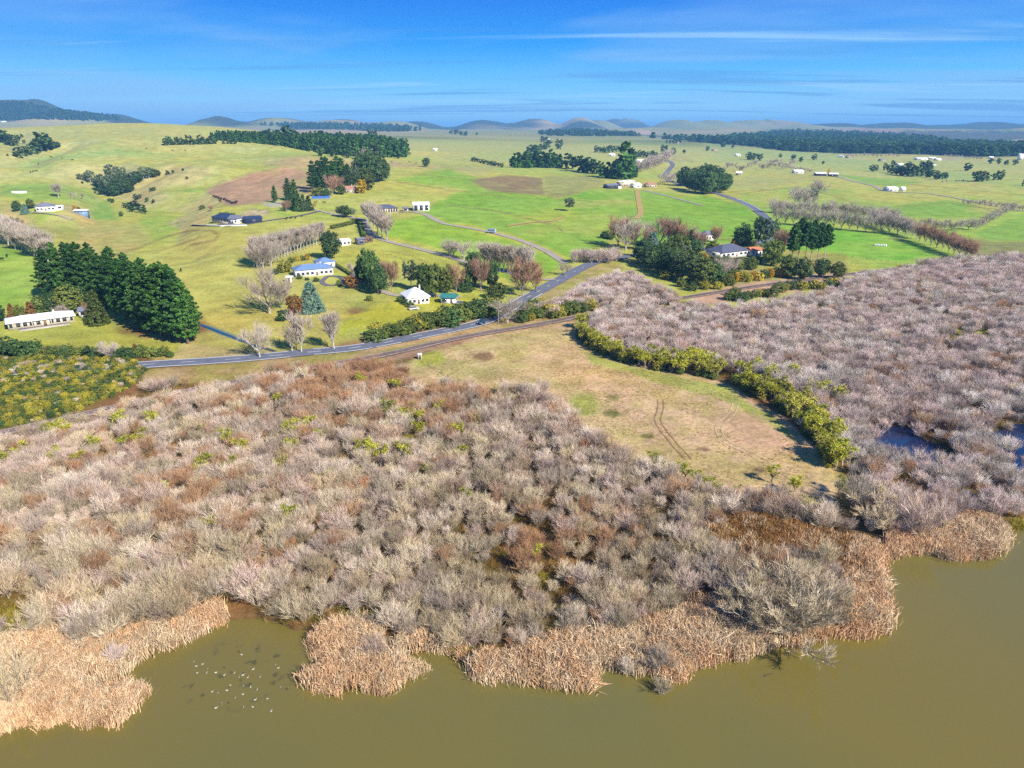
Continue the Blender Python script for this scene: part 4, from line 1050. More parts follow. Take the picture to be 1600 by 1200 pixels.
road("farm_track", [(880, 340), (860, 346), (830, 348), (790, 354)], 3, M_DIRT, "worn earth track across the lush paddock", .25)
RAILC = smooth_line(rail_all, 3.0)
rw = tag(link("railway", ribbon_mesh("railway", RAILC, 4.6, M_BALLAST, .35, 0, 2)), "single track railway on brown ballast through the swamp", kind="structure")
for s in (-1, 1): link("rail", ribbon_mesh("rail", RAILC, .16, M_STEEL, .56, s * .72), rw)
_C = smooth_line(rail_all, .8); _T = unit(np.gradient(_C, axis=0)); _N = np.stack([-_T[:, 1], _T[:, 0]], 1); _z = gz(_C[:, 0], _C[:, 1]) + .43
_sel = (_C[:, 1] < 420)
_C, _T, _N, _z = _C[_sel], _T[_sel], _N[_sel], _z[_sel]
_V = np.stack([np.column_stack([_C + _N * a * 1.15 + _T * b * .13, _z]) for a, b in ((-1, -1), (1, -1), (1, 1), (-1, 1))], 1)
_b = Build(); _b.quads(_V); tag(link("sleepers", _b.mesh("sleepers", M_SLEEPER), rw), kind="stuff")
# a dark verge bank the railway rides on shows as brown ground; drain beside the pines
road("ditch", [(314, 508), (340, 518), (376, 532), (400, 541), (430, 549)], 1.6, plain("drain_water", (.02, .05, .06), .1, .5), "narrow water drain beside the tall pines", .1, 3)

M_TRACKL = plain("flattened_straw", S(232, 204, 156), .95, .05, .2, .9); M_TRACKD = plain("rutted_soil", S(178, 146, 104), .95, .05, .25, .9)
for px_, mat_, lb_ in (([(1150, 630), (1146, 642), (1138, 652), (1126, 662), (1122, 672), (1128, 684), (1142, 694), (1164, 704), (1190, 718), (1204, 728)], M_TRACKL, "pale winding vehicle track across the mown meadow"), ([(1033, 624), (1032, 640), (1028, 655), (1034, 670), (1046, 686), (1060, 702), (1076, 718)], M_TRACKD, "dark rutted vehicle track across the mown meadow")):
    C = smooth_line(world_line(px_), 1.0); wob = fbm(C[:, 0], C[:, 1], 9, 2, 5)[:, None] * .3
    o = tag(link("vehicle_track", ribbon_mesh("vehicle_track", C + wob, .4, mat_, .07, -.8)), lb_, kind="structure")
    link("wheel_rut", ribbon_mesh("wheel_rut", C + wob, .36, mat_, .07, .8), o)
# ------------------------------------------------------------------ buildings, vehicles, animals
def P(r, g, b, **k): return plain(f"paint_{r}_{g}_{b}", S(r, g, b), **k)
M_WHITE = plain("white_paint", (.78, .77, .74), .6, .3, .05)
M_CREAM = plain("cream_paint", S(236, 222, 196), .6, .3, .06)
M_BRICK = plain("tan_brick", S(214, 176, 146), .9, .1, .12)
M_GLASS = plain("window_glass", (.03, .04, .06), .08, .6, .1)
R_WHITE = plain("white_metal_roof", (.80, .81, .82), .45, .4, .04)
R_BLUE = P(136, 168, 214, rough=.5); R_DKBLUE = P(62, 78, 112, rough=.5); R_GREY = P(142, 146, 164, rough=.6); R_SLATE = P(108, 112, 134, rough=.6)
R_TEAL = P(72, 146, 140, rough=.5); R_RED = P(206, 150, 128, rough=.7); R_ORANGE = P(228, 146, 108, rough=.7); R_DARK = P(72, 74, 84, rough=.6); R_BROWN = P(150, 112, 92, rough=.7)
M_TIMBER = P(150, 118, 90); M_CONC = P(212, 204, 190)
def boxm(name, x0, x1, y0, y1, z0, z1, mat, parent):
    v = np.array([(x, y, z) for z in (z0, z1) for y in (y0, y1) for x in (x0, x1)], float)
    f = np.array([(0, 2, 3, 1), (4, 5, 7, 6), (0, 1, 5, 4), (2, 6, 7, 3), (0, 4, 6, 2), (1, 3, 7, 5)])
    return link(name, make_mesh(name, v, f, mat), parent)
def roofm(kind, L, W, z, rise, ov, mat, parent, thick=.18):
    a, b = L / 2 + ov, W / 2 + ov
    if kind == "hip":
        k = max(a - b, .15 * a)
        top = [(-k, 0), (k, 0)]
    elif kind == "pyramid": top = [(-.4, 0), (.4, 0)]
    else: top = [(-a, 0), (a, 0)]
    v = [(-a, -b, z), (a, -b, z), (a, b, z), (-a, b, z), (top[0][0], 0, z + rise), (top[1][0], 0, z + rise), (-a, -b, z - thick), (a, -b, z - thick), (a, b, z - thick), (-a, b, z - thick)]
    me = bpy.data.meshes.new("roof")
    me.from_pydata(v, [], [(0, 1, 5, 4), (2, 3, 4, 5), (1, 2, 5), (3, 0, 4), (6, 7, 1, 0), (7, 8, 2, 1), (8, 9, 3, 2), (9, 6, 0, 3), (9, 8, 7, 6)])
    me.update(); me.materials.append(mat)
    return link("roof", me, parent)
def house(name, label, pl, pr, W, hw, kind, rise, wall, roof, nwin=4, door=True, cat="house", chim=False, ov=.5, group=None, zoff=0.0, big=False, posts=0, side=True, turn=None):
    a, b = at(*pl), at(*pr)
    L = max((b - a).length, 1.2); ang = math.atan2(b.y - a.y, b.x - a.x)
    if turn is not None:
        ang = turn; L = abs(pr[0] - pl[0]) * depth_of((a + b) / 2) / F
    mid = (a + b) / 2; n = Vector((-math.sin(ang), math.cos(ang), 0)); c = mid + n * (W / 2)
    xs = np.array([a.x, b.x, c.x, c.x + n.x * W / 2]); ys = np.array([a.y, b.y, c.y, c.y + n.y * W / 2])
    z0 = float(gz(xs, ys).min()); z1 = float(gz(xs, ys).max())
    e = link(name, None); e.location = (c.x, c.y, z1 + zoff); e.rotation_euler = (0, 0, ang); tag(e, label, cat, group)
    boxm("wall", -L / 2, L / 2, -W / 2, W / 2, z0 - z1 - .6, hw, wall, e)
    if kind == "gable":                                             # close the gable ends
        for s in (-1, 1):
            v = [(s * (L / 2 - .02), -W / 2, hw), (s * (L / 2 - .02), W / 2, hw), (s * (L / 2 - .02), 0, hw + rise * .93)]
            me = bpy.data.meshes.new("gable"); me.from_pydata(v, [], [(0, 1, 2)]); me.update(); me.materials.append(wall); link("gable", me, e)
    r = roofm(kind, L, W, hw + .1, rise, ov, roof, e)
    if chim: boxm("chimney", L * .2, L * .2 + .7, .3, 1.0, hw + rise * .3, hw + rise + .9, M_CREAM, r)
    nslot = nwin + (1 if door else 0)
    for k in range(nslot):
        x = -L / 2 + L * (k + .5) / nslot; ww = min(L / nslot * .3, 1.5)
        if door and k == nslot // 2:
            boxm("door", x - .5, x + .5, -W / 2 - .05, -W / 2 + .02, .05, 2.05, M_TIMBER, e); continue
        zl, zh = (.1, hw - .5) if big else (.8, min(2.1, hw - .3))
        boxm("window", x - ww, x + ww, -W / 2 - .06, -W / 2 + .02, zl, zh, M_GLASS, e)
    if side:
        for s in (-1, 1):
            x = s * L / 2
            boxm("window", min(x, x + s * .06), max(x, x + s * .06), -min(W * .2, 1), min(W * .2, 1), .9, min(2.1, hw - .3), M_GLASS, e)
    for k in range(posts):
        x = -L / 2 + L * (k + .5) / posts
        boxm("veranda_post", x - .08, x + .08, -W / 2 - ov + .1, -W / 2 - ov + .26, 0, hw, M_WHITE, e)
    return e
hA = house("farmhouse", "long low white roofed farmhouse beside the tall pines", (14, 517), (117, 503), 9, 2.7, "hip", 1.5, M_CREAM, R_WHITE, 9, True, chim=True, ov=.7, posts=7)
boxm("terrace", -8, 9, -8.0, -4.5, -.5, .12, M_CONC, hA)
house("shed", "small white shed with grey gable roof near long farmhouse", (124, 496), (140, 495), 5, 2.5, "gable", 1.2, M_WHITE, R_GREY, 1, False, "shed")
house("house", "two storey house with pale blue metal roof and white walls", (463, 434), (521, 429), 9, 3.4, "hip", 2.0, M_WHITE, R_BLUE, 7, True, chim=True)
house("garage", "blue roofed garage behind the pale blue roofed house", (500, 420), (524, 417), 8, 3.0, "hip", 1.8, M_WHITE, R_BLUE, 1, True, "garage")
house("house", "white villa with white pyramid roof above the road hedge", (638, 477), (671, 474), 11, 3.0, "pyramid", 3.4, M_WHITE, R_WHITE, 4, True, chim=True, ov=.6)
house("garage", "small white garage with teal green roof next to villa", (689, 474), (711, 475), 5.5, 2.6, "gable", 1.4, M_WHITE, R_TEAL, 1, True, "garage")
house("shed", "tiny white garden shed below the pale blue roofed house", (448, 441), (456, 441), 2.6, 2.4, "gable", .5, M_WHITE, R_WHITE, 0, True, "shed")
house("shed", "white open fronted shed near the gravel lane bend", (530, 385), (548, 383), 6, 2.8, "gable", 1.0, M_WHITE, R_WHITE, 3, False, "shed")
house("shed", "grey metal yard shed beside gravel lane", (560, 383), (570, 382), 5, 3.2, "gable", .8, R_GREY, R_GREY, 1, False, "shed")
house("shed", "brown roofed timber shed beside gravel lane", (571, 380), (583, 378), 5, 2.3, "gable", .9, M_TIMBER, R_BROWN, 1, False, "shed")
house("house", "long dark grey roofed house beside white gabled farm shed", (586, 333), (622, 332), 11, 3.0, "hip", 2.6, M_CREAM, R_SLATE, 8, True, big=True)
house("farm_shed", "big white gabled farm shed at the gravel drive's end", (646, 330), (671, 330), 12, 4.4, "gable", 2.0, M_WHITE, R_WHITE, 3, False, "shed", big=True)
house("garage", "small cream garage between dark roofed house and white shed", (630, 331), (638, 331), 5, 2.6, "gable", 1.0, M_CREAM, R_GREY, 1, False, "garage")
house("house", "house with blue black hip roof on the tan hillside", (332, 349), (358, 350), 11, 3.0, "hip", 2.8, M_CREAM, R_DKBLUE, 5, True)
house("house_wing", "white gabled wing beside the blue black roofed house", (357, 350), (371, 350), 8, 3.2, "gable", 2.2, M_WHITE, R_GREY, 2, True, "house")
house("garage", "dark blue garage at the sealed driveway's end", (386, 350), (410, 347), 8, 3.0, "gable", 1.6, R_DKBLUE, R_DKBLUE, 2, False, "garage")
house("house", "white hillside house with mauve grey roof and dark lower storey", (57, 332), (87, 331), 10, 3.4, "hip", 2.6, M_WHITE, R_GREY, 4, True)
house("shed", "flat white shed behind the mauve grey roofed house", (88, 329), (100, 329), 5, 2.6, "gable", .6, M_WHITE, R_WHITE, 1, False, "shed")
house("glasshouse", "long low pale blue glasshouse shed on the hillside", (117, 337), (135, 336.5), 5, 1.8, "gable", 1.0, R_BLUE, R_WHITE, 4, False, "glasshouse", turn=.12)
house("silage_row", "long low white wrapped silage row on green hillside", (19, 303), (40, 301), 2.2, 1.0, "gable", .5, M_WHITE, R_WHITE, 0, False, "silage", side=False, ov=.05, turn=.15)
house("house", "two storey cream house at the top of the cattle track", (974, 292), (992, 291), 10, 5.4, "hip", 1.2, M_CREAM, R_WHITE, 4, True)
house("shed", "white barrel roofed shed next to cream two storey house", (992, 294), (1002, 294), 9, 3.2, "gable", 2.2, M_WHITE, R_WHITE, 1, False, "shed")
house("house", "cream house with faded red roof near bare poplars", (1011, 293), (1026, 293), 9, 3.2, "hip", 2.4, M_CREAM, R_RED, 3, True)
house("shed", "dark open hay shed above the green paddock", (950, 295), (966, 295), 9, 3.4, "gable", 1.6, R_DARK, R_GREY, 2, False, "shed")
house("shed", "tiny white tank shed beside dark open hay shed", (966, 295), (971, 295), 4, 1.8, "gable", .6, M_WHITE, R_WHITE, 0, False, "shed", side=False)
house("house", "large slate hip roofed house among the knoll trees", (1127, 409), (1167, 404), 13, 3.0, "hip", 3.6, M_WHITE, R_SLATE, 5, True, ov=.7, zoff=2.0)
house("cottage", "cottage with orange tiled roof among the knoll trees", (1174, 402), (1190, 401), 7, 2.8, "gable", 1.8, M_WHITE, R_ORANGE, 2, True, zoff=1.0)
house("house", "small pale grey roofed house behind the knoll trees", (1099, 378), (1115, 378), 8, 3.2, "hip", 2.4, M_WHITE, R_GREY, 3, True, zoff=1.5)
house("house", "house with red brick roof below the pine clump", (542, 302), (557, 301), 9, 3.2, "gable", 2.6, M_CREAM, R_RED, 3, True, chim=True)
house("shed", "white shed by the plantation edge", (577, 254), (592, 253), 8, 3.0, "gable", 1.4, M_WHITE, R_WHITE, 1, False, "shed")
house("shed", "low brown hay shed on the dry ridge", (601, 260), (609, 260), 6, 2.0, "gable", 1.2, M_TIMBER, R_BROWN, 0, False, "shed", side=False)
FARB = [(1241, 1256, 271, 9, R_WHITE, M_WHITE, "white dairy shed at the far end of farm track"), (1275, 1291, 275, 10, R_WHITE, R_DARK, "open fronted white roofed barn west of the slim golden poplar"), (1296, 1309, 276, 10, R_WHITE, R_DARK, "open fronted white roofed barn east of the slim golden poplar"),
        (1388, 1404, 299, 11, R_WHITE, M_WHITE, "white roofed cottage at the farm track bend"), (1409, 1415, 299, 5, R_WHITE, M_WHITE, "small white hut beside white roofed cottage"), (1433, 1450, 250, 14, R_WHITE, M_WHITE, "broad white warehouse in the far village"), (1452, 1463, 249, 12, R_WHITE, M_CREAM, "cream warehouse in the far village next to broad white one"),
        (1463, 1471, 251, 10, R_WHITE, M_WHITE, "low white village shed at the earth bank"), (1404, 1409, 237, 8, R_WHITE, M_WHITE, "small white house high on the village slope"), (1434, 1441, 239, 9, R_RED, M_CREAM, "red roofed village house below the forest"), (1443, 1450, 240, 9, R_GREY, M_CREAM, "grey roofed village house below the forest"),
        (1546, 1552, 248, 9, R_WHITE, M_WHITE, "white house east of the village bank"), (1404, 1411, 260, 10, R_WHITE, M_WHITE, "white roof half hidden in the dark village trees"), (1456, 1463, 259, 10, R_GREY, M_WHITE, "pale house at the edge of the dark village trees"), (1312, 1318, 246, 10, R_WHITE, M_WHITE, "white house on the village road before the forest"),
        (1324, 1330, 247, 10, R_RED, M_CREAM, "red roofed house on the village road before forest"), (1376, 1384, 252, 10, R_GREY, M_CREAM, "grey roofed house on the open green rise"), (677, 683, 236, 9, R_WHITE, M_WHITE, "lone white house on the far green slope"), (952, 961, 244, 10, R_WHITE, M_WHITE, "white house beneath the tallest dark pines"),
        (996, 1007, 254, 12, R_WHITE, M_WHITE, "white roofed house above the bare poplar plantation"), (1012, 1024, 252, 10, R_SLATE, M_BRICK, "dark roofed brick house above the bare poplar plantation"), (1114, 1121, 236, 10, R_RED, M_CREAM, "cream house on the far plain by bushes"), (1150, 1157, 244, 10, R_WHITE, M_WHITE, "round white tank shed on the far green plain"),
        (848, 860, 219, 14, R_WHITE, M_CREAM, "pale house among far shelter trees"), (1051, 1061, 224, 14, R_ORANGE, M_CREAM, "orange roofed house among far shelter trees"), (1150, 1159, 274, 9, R_WHITE, M_CREAM, "cream house amid grey bare trees"), (0, 8, 191, 16, R_WHITE, M_WHITE, "white house on the western skyline ridge"), (307, 313, 188, 12, R_WHITE, M_WHITE, "white shed on the green skyline hill"),
        (1592, 1598, 250, 8, R_WHITE, M_WHITE, "tall white silo house by the eastern village trees")]
for x0, x1, y, W, rf, wl, lb in FARB: house("house" if "house" in lb or "cottage" in lb else "shed", lb, (x0, y), (x1, y), W, 3.4 if "silo" not in lb else 12, "gable", 1.8, wl, rf, 2, False, "house" if "house" in lb or "cottage" in lb else "shed", side=False, turn=random.uniform(-.35, .35))
# blue court below the pine clump, white garden wall, beehives, hut
_a, _b2, _c, _d = at(487, 311), at(516, 310), at(514, 306), at(490, 306)
M_COURT = P(96, 140, 222)
def slab(name, label, pts, z, mat, cat):
    v = [(p.x, p.y, p.z + z) for p in pts] + [(p.x, p.y, p.z - .3) for p in pts]; n = len(pts)
    me = bpy.data.meshes.new(name); me.from_pydata(v, [], [tuple(range(n))] + [(i, i + n, (i + 1) % n + n, (i + 1) % n) for i in range(n)]); me.update(); me.materials.append(mat)
    return tag(link(name, me), label, cat)
slab("court", "bright blue court surface below the pine clump", [_a, _b2, _c, _d], .9, M_COURT, "court")
slab("garden_wall", "low white wall in front of blue black roofed house", [at(322, 353), at(345, 354), at(386, 353), at(386, 352.4), at(345, 353.2), at(322, 352.4)], .8, M_WHITE, "wall")
house("hut", "small white railway hut at the meadow corner", (654, 562), (659, 561.5), 1.2, 1.7, "gable", .3, M_WHITE, R_WHITE, 0, True, "hut", ov=.1, side=False)
for k in range(8):
    p = at(1367 + 2.4 * k, 384 + .12 * k); e = link("beehive", None); e.location = p; tag(e, "white box hive in the row on the green paddock", "beehive", "white hives on the green paddock")
    boxm("body", -.5, .5, -.4, .4, -.1, 1.1, M_WHITE, e); boxm("lid", -.56, .56, -.46, .46, 1.1, 1.22, R_WHITE, e)
M_POLE = P(196, 182, 160)
for px_, py_, lb in ((854, 334, "wooden power pole in the middle of the lush paddock"), (929, 346, "wooden power pole above the brown knoll trees"), (517, 338, "wooden power pole by the lane and three small trees"), (557, 344, "wooden power pole at the lane bend by clipped hedge"), (779, 517, "slim pole beside the railway and the road tree")):
    p = at(px_, py_); b = Build(); b.tubes(np.array([[0, 0, -.3]]), np.array([[0, 0, 8.5]]), .15, .11, 6); e = link("power_pole", None); e.location = p; tag(e, lb, "pole")
    link("pole", b.mesh("pole", M_POLE), e)
    boxm("crossarm", -1.1, 1.1, -.07, .07, 7.9, 8.05, M_POLE, e)
    for s in (-.9, 0, .9): boxm("insulator", s - .06, s + .06, -.06, .06, 8.05, 8.25, M_WHITE, e)

# ---- vehicles
M_TAIL = P(190, 40, 30)
M_TYRE = plain("tyre", (.02, .02, .02), .9, .1); M_RIM = plain("rim", (.4, .4, .42), .4, .5); M_LAMP = plain("lamp_glass", (.7, .68, .6), .2, .5)
def loft(name, prof, w, mat, parent, inset=.0):
    """side profile (x,z) extruded to width w with the upper points pulled in"""
    n = len(prof); zs = [p[1] for p in prof]; zm = max(zs); v = []
    for s in (-1, 1):
        for x, z in prof: v.append((x, s * (w / 2 - inset * (z - min(zs)) / (zm - min(zs) + 1e-6)), z))
    f = [tuple(range(n))[::-1], tuple(range(n, 2 * n))] + [(i, (i + 1) % n, (i + 1) % n + n, i + n) for i in range(n)]
    me = bpy.data.meshes.new(name); me.from_pydata(v, [], f); me.update(); me.materials.append(mat)
    bm = bmesh.new(); bm.from_mesh(me); bmesh.ops.recalc_face_normals(bm, faces=bm.faces); bmesh.ops.bevel(bm, geom=bm.edges[:], offset=.05, segments=1, affect="EDGES"); bm.to_mesh(me); bm.free()
    return link(name, me, parent)
def wheel(parent, x, y, r=.34):
    b = Build(); b.tubes(np.array([[x, y - .11, r]]), np.array([[x, y + .11, r]]), r, r, 12)
    ang = np.arange(12) * 2 * math.pi / 12
    w = link("wheel", b.mesh("wheel", M_TYRE), parent)
    for s in (-1, 1):
        me = bpy.data.meshes.new("rim"); me.from_pydata([(x + .8 * r * math.cos(t), y + s * .112, r + .8 * r * math.sin(t)) for t in ang], [], [tuple(range(12))]); me.update(); me.materials.append(M_RIM); link("rim", me, w)
def car(name, label, pos, ang, paint_, kind="suv", cat="car"):
    e = link(name, None); e.location = pos; e.rotation_euler = (0, 0, ang); tag(e, label, cat)
    if kind == "van":
        loft("body", [(-3.2, .45), (3.0, .45), (3.2, .9), (3.1, 1.5), (2.5, 2.7), (-3.2, 2.8)], 2.2, paint_, e, .08)
        loft("windscreen", [(2.62, 1.7), (3.02, 1.62), (2.66, 2.45)], 2.0, M_GLASS, e, .05)
        for s in (-1, 1):
            for x in (-2.2, -.4, 1.4): boxm("window", x - .55, x + .55, min(s * 1.02, s * 1.12), max(s * 1.02, s * 1.12), 1.5, 2.2, M_GLASS, e)
        for x in (-2.1, 2.0):
            for s in (-1, 1): wheel(e, x, s * 1.0, .4)
        return e
    loft("body", [(-2.25, .42), (2.2, .42), (2.3, .7), (2.15, .98), (.95, 1.08), (-2.2, 1.1), (-2.32, .8)], 1.85, paint_, e, .1)
    back = -2.1 if kind == "suv" else -1.5
    loft("cabin", [(1.0, 1.06), (.3, 1.66), (back + .25, 1.72), (back, 1.06)], 1.68, M_GLASS, e, .22)
    loft("roof_panel", [(.28, 1.66), (back + .3, 1.72), (back + .3, 1.78), (.2, 1.73)], 1.3, paint_, e, .05)
    for x in (-1.4, 1.4):
        for s in (-1, 1): wheel(e, x, s * .86)
    for s in (-1, 1):
        boxm("headlight", 2.2, 2.29, s * .62 - .2, s * .62 + .2, .68, .86, M_LAMP, e)
        boxm("tail_light", -2.32, -2.25, s * .68 - .12, s * .68 + .12, .75, 1.0, M_TAIL, e)
    return e
def on_line(C, px, py):
    p = at(px, py); k = int(np.argmin(np.hypot(C[:, 0] - p.x, C[:, 1] - p.y))); k = min(k, len(C) - 2); d = C[k + 1] - C[k]
    return C[k], math.atan2(d[1], d[0])
_c, _an = on_line(ROADC, 750, 506); _nn = np.array([math.sin(_an), -math.cos(_an)]) * 1.9
car("parked_car", "dark teal estate car driving on the road below the hedge", (_c[0] + _nn[0], _c[1] + _nn[1], float(gz(_c[:1], _c[1:])[0]) + .3), _an + math.pi, P(34, 84, 104, rough=.3, spec=.5))
for px_, py_, a_, col, lb in ((647, 484, .3, (232, 232, 228), "white car parked on the lawn beside the dark macrocarpa"), (676, 464, -.4, (60, 64, 76), "dark car parked behind the white villa"), (721, 476, .2, (206, 204, 200), "silver car parked beside teal roofed garage"), (575, 444, .7, (220, 224, 232), "white car under the dark driveway trees")):
    p = at(px_, py_); car("parked_car", lb, (p.x, p.y, p.z + .02), a_, P(*col, rough=.35, spec=.5))
p = at(768, 364.5); car("camper_van", "white and blue camper van on the pale gravel drive", (p.x, p.y, p.z + .45), math.pi - .45, P(190, 206, 236, rough=.4), "van", "van")

# ---- birds on the lake
def revolve(spine, radii, sides=8, sq=1.0):
    spine = np.array(spine, float); v = []; f = []
    for k, (p, r) in enumerate(zip(spine, radii)):
        t = spine[min(k + 1, len(spine) - 1)] - spine[max(k - 1, 0)]; t = t / np.linalg.norm(t)
        a = np.cross(t, [0, 1, 0]); a /= np.linalg.norm(a); b = np.array([0, 1, 0.])
        for j in range(sides):
            an = j * 2 * math.pi / sides; v.append(p + r * (a * math.cos(an) + b * sq * math.sin(an)))
    for k in range(len(spine) - 1):
        for j in range(sides): f.append((k * sides + j, k * sides + (j + 1) % sides, (k + 1) * sides + (j + 1) % sides, (k + 1) * sides + j))
    f.append(tuple(range(sides))[::-1]); f.append(tuple(range((len(spine) - 1) * sides, len(spine) * sides)))
    return np.array(v), f
def poly_mesh(name, v, f, mat, smooth=True):
    me = bpy.data.meshes.new(name); me.from_pydata([tuple(q) for q in v], [], f); me.update(); me.materials.append(mat)
    bm = bmesh.new(); bm.from_mesh(me); bmesh.ops.recalc_face_normals(bm, faces=bm.faces); bm.to_mesh(me); bm.free()
    if smooth: me.polygons.foreach_set("use_smooth", np.ones(len(me.polygons), bool))
    return me
M_BIRD = plain("white_plumage", (.42, .41, .37), .8, .1, .05); M_BIRDD = plain("dark_plumage", (.05, .05, .045), .8, .1, .1); M_BILL = P(220, 150, 60)
bv, bf = revolve([(-.36, 0, .17), (-.26, 0, .12), (-.1, 0, .08), (.08, 0, .08), (.2, 0, .12), (.26, 0, .24), (.28, 0, .36), (.31, 0, .41), (.37, 0, .40)], [.015, .075, .13, .13, .09, .05, .045, .06, .025])
B_W = poly_mesh("bird_body", bv, bf, M_BIRD); B_D = poly_mesh("bird_body_dark", bv, bf, M_BIRDD)
wv, wf = revolve([(-.38, 0, .16), (-.2, 0, .16), (.0, 0, .15), (.12, 0, .12)], [.01, .06, .075, .02]); 
B_WING = poly_mesh("wing", wv, wf, M_BIRDD); B_WINGW = poly_mesh("wing_white", wv, wf, M_BIRD)
kv, kf = revolve([(.36, 0, .40), (.40, 0, .395), (.44, 0, .385)], [.025, .02, .008]); B_BILL = poly_mesh("bill", kv, kf, M_BILL)
BIRDS = [(15, 555), (125, 585), (50, 610), (180, 635), (380, 625), (62, 688), (165, 690), (280, 685), (380, 715), (490, 690), (600, 685), (598, 714), (545, 738), (655, 740), (718, 645), (790, 735), (550, 440), (582, 475), (975, 590), (1012, 630), (450, 832), (600, 843), (685, 826), (688, 853), (755, 885), (410, 893), (238, 908), (298, 920), (120, 958), (598, 938), (500, 978), (742, 1002), (885, 990), (352, 1048), (430, 1040), (282, 1098), (600, 1098), (712, 1088), (930, 1135), (1032, 852), (1112, 878)]
for k, (bx, by) in enumerate(BIRDS):
    x, y = flat(300 + bx / 7.5, 960 + by / 7.5, 0); dark = k % 6 == 4
    e = link("bird", None); e.location = (x, y, -.02); e.rotation_euler = (0, 0, .5 + random.gauss(0, .7)); s_ = random.uniform(.42, .62); e.scale = (s_, s_, s_)
    tag(e, "dark waterfowl floating in the reed bay" if dark else "white waterfowl floating in the reed bay", "bird", "dark birds on the bay" if dark else "white birds on the bay")
    link("body", B_D if dark else B_W, e); link("bill", B_BILL, e)
    for s in (-1, 1):
        w = link("wing", B_WING if (dark or k % 3 == 0) else B_WINGW, e); w.location = (0, s * .085, .03)
bv, bf = revolve([(-.9, 0, 0), (-.4, 0, .02), (.3, 0, .04), (.9, 0, .1)], [.06, .1, .09, .03], 6); x, y = flat(1201, 1055, 0); o = link("driftwood", poly_mesh("driftwood", bv, bf, M_DBARK)); o.location = (x, y, .02); o.rotation_euler = (0, 0, .3)
tag(o, "short dark log floating alone on open lake water", "log")
# ---- cattle
M_COW = plain("black_hide", (.025, .022, .02), .8, .1, .2); M_COWB = P(120, 84, 58)
def cow_mesh(mat):
    v, f = revolve([(-1.05, 0, 1.15), (-.85, 0, 1.1), (-.3, 0, 1.05), (.4, 0, 1.08), (.8, 0, 1.15), (1.05, 0, 1.3), (1.3, 0, 1.42), (1.55, 0, 1.25), (1.7, 0, 1.1)], [.12, .3, .38, .36, .3, .2, .17, .15, .07])
    v = list(v); f = list(f)
    for lx in (-.8, .7):
        for ly in (-.2, .2):
            n = len(v)
            for z, r in ((0, .07), (.5, .07), (1.0, .14)):
                for j in range(4): v.append((lx + r * math.cos(j * 1.571), ly + r * math.sin(j * 1.571), z))
            for k in range(2):
                for j in range(4): f.append((n + k * 4 + j, n + k * 4 + (j + 1) % 4, n + k * 4 + 4 + (j + 1) % 4, n + k * 4 + 4 + j))
    return poly_mesh("cow", v, f, mat)
C_B, C_R = cow_mesh(M_COW), cow_mesh(M_COWB)
def cow(px, py, mesh, label, group, s=1.0):
    p = at(px, py); o = link("cow", mesh); o.location = p; o.rotation_euler = (0, 0, random.random() * 6.28); o.scale = (s, s, s); tag(o, label, "cow", group)
for k in range(26): cow(336 + k * 1.4 + random.gauss(0, 2.0), 308.5 + k * .45 + random.gauss(0, 1.6), C_B, "black cow in the herd below the ploughed slope", "black cattle herd below the ploughed slope", 1.25)
for q in ((48, 270), (52, 269), (60, 257), (80, 246), (97, 248), (113, 251), (229, 233), (270, 236), (290, 236), (57, 268)): cow(*q, C_B, "black cow grazing high on the western green slope", "cattle on the western slope", 1.3)
for q in ((493, 318), (507, 318), (491, 323)): cow(*q, C_R, "brown cow on the paddock below the blue court", "brown cattle near the blue court", 1.3)
for q in ((612, 254), (625, 256), (640, 254), (650, 256), (572, 258)): cow(*q, C_R, "brown cow on the dry ridge below the plantation", "cattle on the dry ridge", 1.3)
for k in range(9): cow(1462 + k * 9 + random.gauss(0, 2), 284 + random.gauss(0, 1.2), C_B, "black cow on the far eastern plain", "cattle on the eastern plain", 1.3)
for q in ((3, 407), (11, 402)): cow(*q, C_B, "black cow on the bright green western paddock", "cattle on the bright western paddock", 1.2)
cow(283, 424, C_B, "lone black cow on the yellow hillside", None, 1.2)
for q in ((448, 343), (455, 342), (462, 342), (472, 339)): cow(*q, C_B, "black cow beside the sealed driveway", "cattle beside the driveway", 1.2)
# ------------------------------------------------------------------ trees and shrubs outside the swamp
def T(kind, px, py, hpx, name, label, group=None, width=1.0, cat="tree", dz=0.0):
    p = at(px, py); d = depth_of(p)
    return tree(kind, name, label, p, hpx * d / F * 1.03, width, cat, group)
def TL(items, name, label, group, cat="tree", width=1.0):
    for it in items: T(it[0], it[1], it[2], it[3], name, label, group, (it[4] if len(it) > 4 else 1.0) * width * random.uniform(.9, 1.12), cat)
def FT(pts, meshes, name, label, group, cat="tree", jx=0, width=1.0):
    for k, (x, y, h) in enumerate(pts):
        p = at(x + random.gauss(0, jx), y); single(name, meshes[k % len(meshes)], label, p, h * depth_of(p) / F * random.uniform(.88, 1.15), width * random.uniform(.9, 1.15), cat, group)
pines = [(80, 470, 80), (97, 468, 86), (115, 466, 84), (133, 470, 88), (150, 476, 86), (166, 483, 84), (183, 491, 90), (198, 499, 92), (212, 507, 98), (226, 514, 100), (240, 521, 104), (254, 527, 110), (268, 531, 118), (282, 535, 114), (294, 537, 96), (303, 531, 78), (258, 512, 98), (233, 502, 96), (208, 490, 92), (184, 477, 88), (276, 520, 104), (150, 462, 80), (120, 457, 74)]
TL([("pine", *q) for q in pines], "pine_tree", "tall dark green pine in the shelter belt beside white roofed farmhouse", "shelter belt pines", width=1.05)
